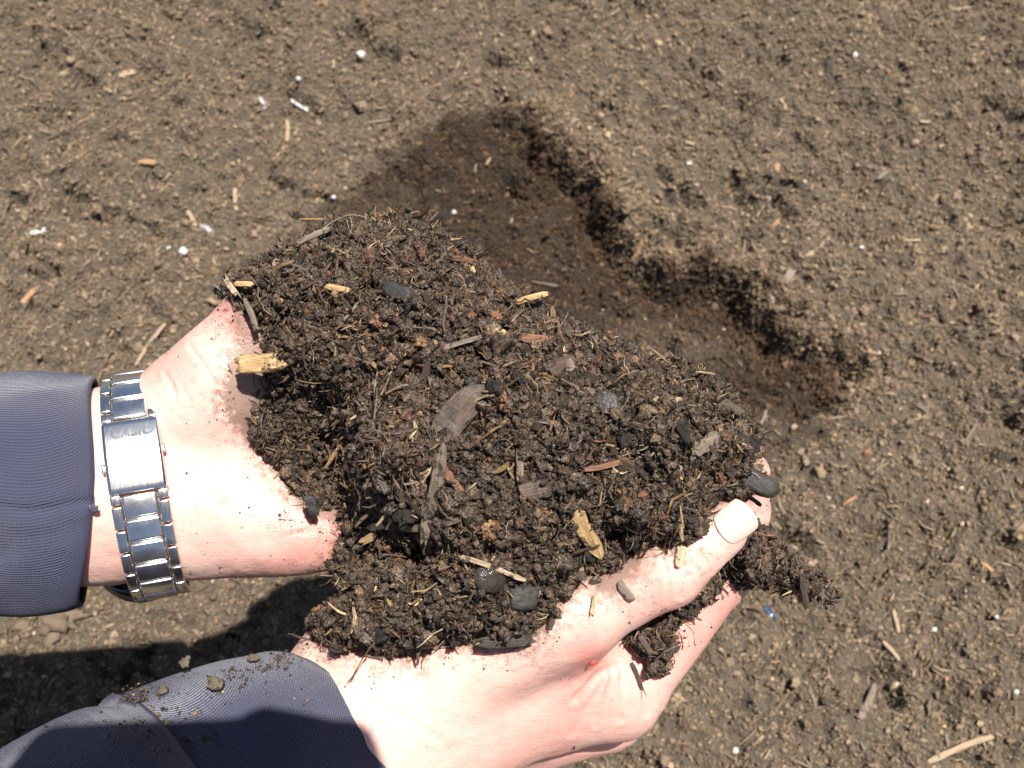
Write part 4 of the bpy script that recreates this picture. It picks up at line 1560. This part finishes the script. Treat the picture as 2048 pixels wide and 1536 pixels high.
def wpt(phi, a=0.0, h=0.0):
    e = np.array([math.sin(phi), math.cos(phi)])
    nv = np.array([e[0] / RB_, e[1] / RC_])
    nv /= np.linalg.norm(nv)
    pos = wc + wb * (RB_ * e[0] + nv[0] * h) + wcv * (RC_ * e[1] + nv[1] * h) + wa * a
    nrm_ = wb * nv[0] + wcv * nv[1]
    tan = wb * nv[1] - wcv * nv[0]
    return pos, nrm_, tan


def arc_phi(phi0, s):
    """angle reached after going s mm along the loop"""
    n_ = max(4, int(abs(s) * 8))
    ph = phi0
    for _ in range(n_):
        ds = s / n_
        ph += ds / math.hypot(RB_ * math.cos(ph), RC_ * math.sin(ph))
    return ph


def wbasis(phi, a, h):
    p, n_, t = wpt(phi, a, h)
    M = Matrix([list(B3.T @ wa), list(B3.T @ t), list(B3.T @ n_)]).transposed().to_4x4()
    M.translation = Vector(W(p))
    return M


def plate(wx, wy, th, bev, dome=0.0, seg=3):
    bm = bmesh.new()
    bmesh.ops.create_cube(bm, size=1.0)
    for v in bm.verts:
        v.co = Vector((v.co.x * wx, v.co.y * wy, v.co.z * th)) * 0.001
    bmesh.ops.bevel(bm, geom=list(bm.edges), offset=bev * 0.001, segments=seg, affect='EDGES', profile=0.5)
    me = bpy.data.meshes.new('link')
    bm.to_mesh(me)
    bm.free()
    me.polygons.foreach_set('use_smooth', [True] * len(me.polygons))
    return me


me_c = plate(10.4, 7.0, 2.6, 0.75)
me_c.materials.append(M_POLISH)
me_s = plate(3.1, 7.1, 2.5, 0.45)
me_s.materials.append(M_STEEL)
me_p = plate(9.8, 1.1, 2.2, 0.4)
me_p.materials.append(M_STEEL)
phi_c = math.asin(8.4 / RB_)
top_e, bot_e = arc_phi(phi_c, 11.2), arc_phi(phi_c, -11.2)


def link(me, name, phi, a, h=1.3):
    o = bpy.data.objects.new(name, me)
    COL.objects.link(o)
    o.matrix_world = wbasis(phi, a, h)
    adopt(o, watch)
    return o


PITCH_L = 7.45
for sgn, e, cnt in ((1, top_e, 7), (-1, bot_e, 8)):
    for k in range(cnt):
        link(me_c, 'center_link', arc_phi(e, sgn * (PITCH_L * k + 3.9)), 0.0, 1.35)
        link(me_p, 'link_pin', arc_phi(e, sgn * (PITCH_L * (k + 1))), 0.0, 0.95)
        for a in (-7.0, 7.0):
            link(me_s, 'side_link', arc_phi(e, sgn * (PITCH_L * k + (3.9 if sgn > 0 else 3.9) + (0 if k == 0 else 0) + PITCH_L * 0.42)), a, 1.15)
    if True:
        me_h = plate(3.1, 3.0, 2.5, 0.4)
        me_h.materials.append(M_STEEL)
        for a in (-7.0, 7.0):
            link(me_h, 'side_link', arc_phi(e, sgn * 1.6), a, 1.15)
# clasp: a curved plate
V, F = [], []
npr = 24
prof_w = [(-8.7, 0.5), (-8.7, 2.0), (-8.3, 2.7), (-7.6, 3.0), (0, 3.1), (7.6, 3.0), (8.3, 2.7), (8.7, 2.0), (8.7, 0.5)]
for i in range(npr + 1):
    ph = arc_phi(phi_c, -11.1 + 22.2 * i / npr)
    ee = 0.35 if i in (0, npr) else 0.0
    for a, h in prof_w:
        V.append(wpt(ph, a, h - ee)[0])
m = len(prof_w)
for i in range(npr):
    for j in range(m):
        F.append([i * m + j, i * m + (j + 1) % m, (i + 1) * m + (j + 1) % m, (i + 1) * m + j])
F.append(list(range(m))[::-1])
F.append([npr * m + j for j in range(m)])
cl = mesh_obj('clasp', W(np.array(V)), F, metal_mat('clasp_steel', 0.19, (0.88, 0.87, 0.85), True))
bv = cl.modifiers.new('bevel', 'BEVEL'); bv.width = 0.0003; bv.segments = 2; bv.limit_method = 'ANGLE'
es = cl.modifiers.new('en', 'WEIGHTED_NORMAL')
adopt(cl, watch)
tag(cl, 'polished clasp cover stamped CASIO')
# stamped name
tc_ = bpy.data.curves.new('lettering', 'FONT')
tc_.body = 'CASIO'
tc_.size = 1.0
tc_.align_x = 'CENTER'
tc_.align_y = 'CENTER'
tc_.extrude = 0.02
tc_.bevel_depth = 0.016
tc_.bevel_resolution = 1
tc_.space_character = 1.12
tc_.offset = 0.02
tmp = bpy.data.objects.new('lettering', tc_)
COL.objects.link(tmp)
bpy.context.view_layer.update()
tme = bpy.data.meshes.new_from_object(tmp.evaluated_get(bpy.context.evaluated_depsgraph_get()))
bpy.data.objects.remove(tmp)
lo_ = np.array([v.co[:] for v in tme.vertices])
wd_, ht_ = np.ptp(lo_[:, 0]), np.ptp(lo_[:, 1])
lo_[:, 0] *= 0.0124 / wd_
lo_[:, 1] *= 0.0030 / ht_
lo_[:, 2] *= 0.005
tme.vertices.foreach_set('co', lo_.astype(np.float32).ravel())
tme.materials.clear()
tme.materials.append(metal_mat('stamped', 0.6, (0.16, 0.17, 0.19), False))
lt = bpy.data.objects.new('lettering', tme)
COL.objects.link(lt)
lt.matrix_world = wbasis(arc_phi(phi_c, 6.6), 0.4, 3.06)
lt.parent = cl
lt.matrix_parent_inverse = cl.matrix_world.inverted()
tag(lt, 'raised letters CASIO')
lt.matrix_parent_inverse = (Matrix.Translation(watch.location) @ Matrix.Translation(watch.location).inverted()).inverted()
for a, s_ in ((9.0, 1.0), (-9.3, -3.0)):
    me_b = plate(1.1, 3.0, 1.6, 0.5)
    me_b.materials.append(M_POLISH)
    link(me_b, 'clasp_button', arc_phi(phi_c, s_), a, 0.9)
# case with crystal on the far side of the wrist
phi_k = rad(-141)
p_, n_, t_ = wpt(phi_k, -7.0, 1.0)


def turned(name, rings, mat, nseg=48):
    V, F = [], []
    for h, r in rings:
        for j in range(nseg):
            th = 2 * math.pi * j / nseg
            V.append(p_ + n_ * h + wa * r * math.cos(th) + t_ * r * math.sin(th))
    for i in range(len(rings) - 1):
        for j in range(nseg):
            a, b = i * nseg + j, i * nseg + (j + 1) % nseg
            F.append([a, b, b + nseg, a + nseg])
    F.append(list(range(nseg))[::-1])
    F.append([(len(rings) - 1) * nseg + j for j in range(nseg)])
    o = mesh_obj(name, W(np.array(V)), F, mat)
    return adopt(o, watch)


M_CASE = metal_mat('dark_case', 0.2, (0.10, 0.10, 0.11), False)
turned('case', [(0, 12), (0.5, 14.5), (2, 16), (6, 16.2), (8, 15.6), (8.8, 14.2), (8.8, 13.0)], M_CASE)
turned('bezel', [(8.0, 15.2), (9.2, 14.8), (9.8, 13.6), (9.5, 12.9), (9.0, 12.8)], M_STEEL)
turned('dial', [(8.3, 12.8), (9.1, 12.7)], plain_mat('dial', (0.02, 0.02, 0.03), 0.15))
for a in (-16.6, ):
    V_, F_ = lump(2, 2, 0.05, (1, 1, 1))
    pc = p_ + wa * a + n_ * 4.5
    o = mesh_obj('crown', W(pc + V_ * 3.4), F_, M_STEEL)
    adopt(o, watch)


# ------------------------------------------------------------------ things lying on the ground
def on_ground(px, py, lift=0.001):
    z = 0.0
    for _ in range(8):
        g = G(px, py, z)
        z = float(ground_h(np.array([g[0]]), np.array([g[1]]))[0])
    g[2] = z + lift
    return g


def ground_chip(name, p0, p1, wd, th, mat, label, cat, seed, ragged=0.3, bend=0.03, group=None):
    w0, w1 = on_ground(*p0, 0.0022), on_ground(*p1, 0.0022)
    L_ = float(np.linalg.norm(w1 - w0))
    V, F = chip_mesh(L_, wd * 0.001, th * 0.001, seed, ragged=ragged, bend=bend)
    o = mesh_obj(name, V, F, mat, smooth=False)
    place_between(o, w0, w1, Vector((0.1, 0, 1)))
    return tag(o, label, cat, group)


gm_tan = wood_mat('dry_chip', (0.27, 0.195, 0.12), (0.42, 0.31, 0.20), -0.1, 0.8)
gm_org = wood_mat('orange_chip', (0.30, 0.165, 0.08), (0.43, 0.26, 0.14), -0.1, 0.8)
gm_gry = wood_mat('grey_chip', (0.19, 0.15, 0.11), (0.28, 0.225, 0.165), -0.1, 0.85)
for a in [
    ((272, 732), (334, 648), 3.2, 2, gm_tan, 'long pale twig on the soil above the watch', 'twig', 1),
    ((240, 156), (272, 148), 7, 3, gm_tan, 'short tan chip on the soil in the upper left corner', 'wood chip', 2),
    ((48, 608), (70, 582), 5.5, 3, gm_org, 'orange wood chip on the soil near the left edge, above the upper sleeve', 'wood chip', 3),
    ((1548, 584), (1582, 546), 7.5, 3.5, gm_gry, 'large grey chip overhanging the right rim of the dug hollow', 'wood chip', 4),
    ((1598, 512), (1628, 509), 5, 2.5, gm_tan, 'tan chip on the dry soil right of the rim, above the large grey chip', 'wood chip', 5),
    ((1551, 345), (1557, 325), 4.2, 2.5, gm_org, 'small orange chip on the dry soil between the two white beads on the right', 'wood chip', 6),
    ((1850, 1522), (1984, 1478), 4, 2.5, gm_tan, 'long pale stick on the soil in the lower right corner', 'stick', 7),
    ((1934, 458), (1940, 430), 3.6, 2, gm_tan, 'upright pale splinter on the soil near the right edge', 'wood splinter', 8),
    ((574, 245), (577, 285), 4, 2, gm_tan, 'pale splinter on the soil below the grey flake, left of the hollow', 'wood splinter', 9),
    ((470, 380), (476, 425), 4, 2.4, gm_tan, 'thick pale splinter on the soil left of the heap', 'wood splinter', 10),
    ((496, 250), (516, 300), 3, 2, gm_gry, 'curved grey twig on the soil left of the hollow', 'twig', 11),
    ((536, 345), (600, 262), 2, 1.6, gm_tan, 'thin straight stem slanting over the soil left of the hollow', 'stem', 12),
    ((280, 326), (312, 330), 6, 2.5, gm_org, 'flat orange tan flake on the soil at the left', 'wood chip', 13),
    ((376, 425), (392, 455), 4, 2, gm_tan, 'pale splinter on the soil above the cluster of two white specks', 'wood splinter', 14),
    ((1126, 262), (1152, 240), 4.2, 2.4, gm_gry, 'grey splinter at the top right rim of the hollow', 'wood splinter', 15),
    ((1558, 200), (1572, 222), 3.6, 2, gm_tan, 'pale splinter in a small crack of the upper right soil', 'wood splinter', 16),
    ((1806, 484), (1838, 482), 2.4, 1.6, gm_tan, 'thin pale stem lying level on the soil at the right', 'stem', 17),
    ((1838, 246), (1862, 248), 3, 2, M_PALE, 'cream coloured curl on the upper right soil', 'wood chip', 18),
    ((1786, 1222), (1794, 1265), 3, 2, gm_tan, 'pale splinter on the soil right of the compost tail', 'wood splinter', 19),
    ((1764, 1284), (1776, 1338), 3, 2, gm_tan, 'second pale splinter on the right soil, just under the first', 'wood splinter', 20),
    ((1960, 1128), (1975, 1152), 3, 2, gm_org, 'orange splinter on the soil near the right edge', 'wood splinter', 21),
    ((1590, 1080), (1622, 1110), 3, 2, gm_gry, 'grey twig on the soil above the compost tail', 'twig', 22),
    ((1718, 1440), (1745, 1370), 5, 3, gm_gry, 'forked grey root on the soil in the lower right', 'root', 23),
    ((1260, 546), (1276, 540), 4, 2, gm_org, 'small orange sliver on the floor of the hollow', 'wood chip', 24),
    ((120, 50), (160, 90), 2.4, 1.8, gm_gry, 'grey stem on the soil in the far upper left corner', 'stem', 25),
    ((215, 185), (232, 205), 3.6, 2, gm_tan, 'tan splinter on the upper left soil', 'wood splinter', 26),
    ((1320, 1520), (1346, 1536), 4, 2, gm_tan, 'pale chip on the soil at the bottom edge right of the wrist', 'wood chip', 27),
]:
    nm, lab = a[6].replace(' ', '_'), a[5]
    ground_chip(nm, a[0], a[1], a[2], a[3], a[4], lab, a[6], 300 + a[7])
r3 = random.Random(77)
gv = {}
for mi, mt in enumerate((gm_tan, gm_org, gm_gry)):
    for k in range(4):
        V, F = chip_mesh(1.0, (0.2, 0.34, 0.14, 0.55)[k], (0.14, 0.16, 0.1, 0.2)[k], 400 + mi * 9 + k, 6, 0.4, 0.05)
        gv[(mi, k)] = mesh_obj('splinter', V, F, mt, smooth=False, link=False)
n_ = 0
while n_ < 200:                                # dry splinters too alike to be told apart
    x, y = r3.uniform(0, 2048), r3.uniform(0, 1536)
    if inside(np.array([x]), np.array([y]), PILE)[0] or (x < 1500 and y > 720 and not (x > 1400 and y < 1000)):
        continue
    n_ += 1
    c = on_ground(x, y, 0.002)
    o = bpy.data.objects.new('splinter', gv[(r3.choices((0, 1, 2), (4, 0.6, 7))[0], r3.choice((0, 0, 1, 2, 2, 2)))])
    COL.objects.link(o)
    a = r3.uniform(0, math.pi)
    L_ = min(0.026, 0.0045 + r3.expovariate(1 / 0.0045))
    t = Vector((math.cos(a), math.sin(a), r3.uniform(-0.2, 0.2))) * L_ / 2
    place_between(o, Vector(c) - t, Vector(c) + t, Vector((r3.gauss(0, .3), r3.gauss(0, .3), 1)))
    w = min(L_, 0.011)
    o.scale = (L_, w * r3.uniform(0.7, 1.2), w)
    adopt(o, GROUND)

beads = [(722, 111, 9.5, 'largest round white bead on the soil, at the top left of the hollow'), (598, 160, 6, 'white bead on the soil, between the largest bead and the grey flake'),
         (1711, 107, 6.5, 'round white bead alone on the upper right soil'), (1378, 330, 5.5, 'round white bead on the dry soil right of the upper rim'),
         (668, 397, 5, 'white bead at the left tip of the hollow'), (908, 427, 5.5, 'white bead on the moist floor just above the heap'),
         (368, 505, 10, 'bright white lump on the soil left of the heap'), (338, 498, 5.5, 'small pale speck beside the bright white lump'),
         (1447, 661, 3.4, 'small white bead on the hollow floor under the large grey chip'), (1205, 622, 3.4, 'left one of two pale specks on the hollow floor right above the heap'),
         (1290, 640, 3.4, 'right one of two pale specks on the hollow floor right above the heap'), (1587, 856, 7, 'pale cream bead on the soil right of the heap tip'),
         (1641, 692, 5.5, 'cream bead in the shade under the lower rim'), (1757, 708, 4, 'tiny white speck outside the lower rim'),
         (1722, 497, 4.5, 'white speck beside the dark pit on the right'), (1470, 1502, 7, 'white lump at the bottom edge right of the wrist'),
         (1867, 1260, 5.5, 'white speck on the soil right of the paired splinters'), (1633, 246, 5.5, 'cream bead on the upper right soil'),
         (1388, 392, 5, 'cream bead below the white bead by the upper rim'), (127, 150, 6, 'pinkish cream speck on the soil near the upper left corner'),
         (1990, 1236, 5, 'white speck near the right edge, lower half'), (2030, 1385, 6, 'white chip cut by the right edge near the bottom')]
for k, (x, y, r, lab) in enumerate(beads):
    c = on_ground(x, y, 0.0015)
    dist = (Vector(c) - CC).dot(CF)
    V_, F_ = lump(120 + k, 3, 0.28, (1, 0.9, 0.85))
    rr = r / FPX * dist * 1.85
    o = mesh_obj('white_bead', V_ * rr, F_, M_PERL if 'cream' not in lab and 'hollow floor' not in lab else M_PALE)
    o.location = c.tolist()
    tag(o, lab, 'bead', 'white beads scattered on the soil')
flakes = [((64, 468), (92, 462), 7, 'bright white flake on the soil at the left edge'), ((590, 222), (612, 214), 5, 'thin white flake left of the hollow'),
          ((522, 200), (530, 220), 6, 'bluish grey flake left of the hollow'), ((404, 455), (424, 466), 6, 'grey white flake above the bright white lump')]
for k, (a, b, w, lab) in enumerate(flakes):
    ground_chip('white_flake', a, b, w * 0.7, 1.2, M_PERL if k < 2 else plain_mat('grey_flake', (0.38, 0.38, 0.40), 0.6), lab, 'flake', 500 + k, 0.6, 0.06)
M_BLUE = plain_mat('blue_plastic', (0.02, 0.05, 0.12), 0.25)
ground_chip('plastic_scrap', (1528, 1218), (1550, 1238), 4, 2, M_BLUE, 'small dark blue plastic scrap on the soil below the compost tail', 'plastic scrap', 510)
# clod of earth below the upper sleeve
c = on_ground(108, 1238, 0.004)
V_, F_ = lump(131, 4, 0.5, (1.1, 0.7, 0.5), 0.25)
o = mesh_obj('earth_clod', V_ * 0.042, F_, plain_mat('dry_clod', (0.19, 0.14, 0.095), 0.9, 0.2, 1.0, 500, 0.0015))
o.location = c.tolist()
tag(o, 'rough brown clod of earth on the soil just under the upper sleeve', 'clod')


# ------------------------------------------------------------------ the photographer's camera, behind the lens of this picture: its shadow falls on the lower sleeve
def box_cam(x0, x1, y0, y1, z0, z1, bev=3.0):
    bm = bmesh.new()
    bmesh.ops.create_cube(bm, size=1.0)
    for v in bm.verts:
        v.co = Vector(((x0 + x1) / 2 + v.co.x * (x1 - x0), (y0 + y1) / 2 + v.co.y * (y1 - y0), (z0 + z1) / 2 + v.co.z * (z1 - z0)))
    bmesh.ops.bevel(bm, geom=list(bm.edges), offset=bev, segments=3, affect='EDGES')
    V = np.array([v.co[:] for v in bm.verts])
    F = [[v.index for v in f.verts] for f in bm.faces]
    bm.free()
    return W(V), F


ccam = tag(empty('compact_camera'), 'compact camera held over the scene, casting its shadow on the lower sleeve', 'camera')
ccam.location = W((0, 0, -25)).tolist()
M_CAM = plain_mat('camera_shell', (0.25, 0.25, 0.26), 0.35)
for nm, bx in (('body', (-56, 34, -26, 47, -36, -12)), ('screen', (-38, 20, -18, 26, -37.5, -36.1)), ('shutter_button', (10, 22, 47.1, 50, -30, -18))):
    V, F = box_cam(*bx, 3.0 if nm == 'body' else 0.6)
    adopt(mesh_obj(nm, V, F, M_CAM, smooth=False), ccam)
V, F = [], []
for z, r in ((-12, 24), (-4, 24), (-2, 22), (-2, 17), (-9, 15), (-11.8, 15)):
    for j in range(32):
        a = 2 * math.pi * j / 32
        V.append((r * math.cos(a), r * math.sin(a), z))
for i in range(5):
    for j in range(32):
        F.append([i * 32 + j, i * 32 + (j + 1) % 32, (i + 1) * 32 + (j + 1) % 32, (i + 1) * 32 + j])
adopt(mesh_obj('lens_barrel', W(np.array(V, float)), F, M_CAM), ccam)

photographer = tag(empty('person'), 'person out of frame holding the camera, seen only as a shadow on the lower sleeve', 'person')
photographer.location = W((0, 40, -60)).tolist()
fp = Field((-110, -160, -190), (110, 80, 20), 2.2)
for sx in (1, -1):
    dx = -21 if sx > 0 else 0
    wr = np.array([sx * 62 + dx, -40, -70])
    fp.cone((sx * 85 + dx, -140, -170), wr, 30, 24, 8)
    fp.cone(wr, (sx * 58 + dx, 10, -42), 22, 17, 14)
    for k in range(4):
        y0 = 26 - 17 * k
        base = (sx * 64, y0 + 4, -44)
        if k == 0:
            mid, tip = (sx * 52, 50, -34), (sx * 24, 49, -22)
        else:
            mid, tip = (sx * 62, y0, -14), (sx * 40, y0 - 3, -5)
        if sx < 0 and k == 0:
            tip = (-2, 49, -22)
        base, mid, tip = [(q[0] + dx, q[1] + (7 if sx > 0 else 3), q[2]) for q in (base, mid, tip)]
        fp.cone(base, mid, 9.0, 8.2, 4)
        fp.cone(mid, tip, 8.0, 6.8, 2.5)
    fp.cone((sx * 52 + dx, -25, -52), (sx * 32 + dx, -10, -44), 10, 8.5, 5)
V, Q = fp.mesh()
V = smooth_mesh(V, Q, 3)
o = mesh_obj('hand', W(V), Q, M_SKIN)
adopt(o, photographer)
tag(o, 'both hands gripping the camera')
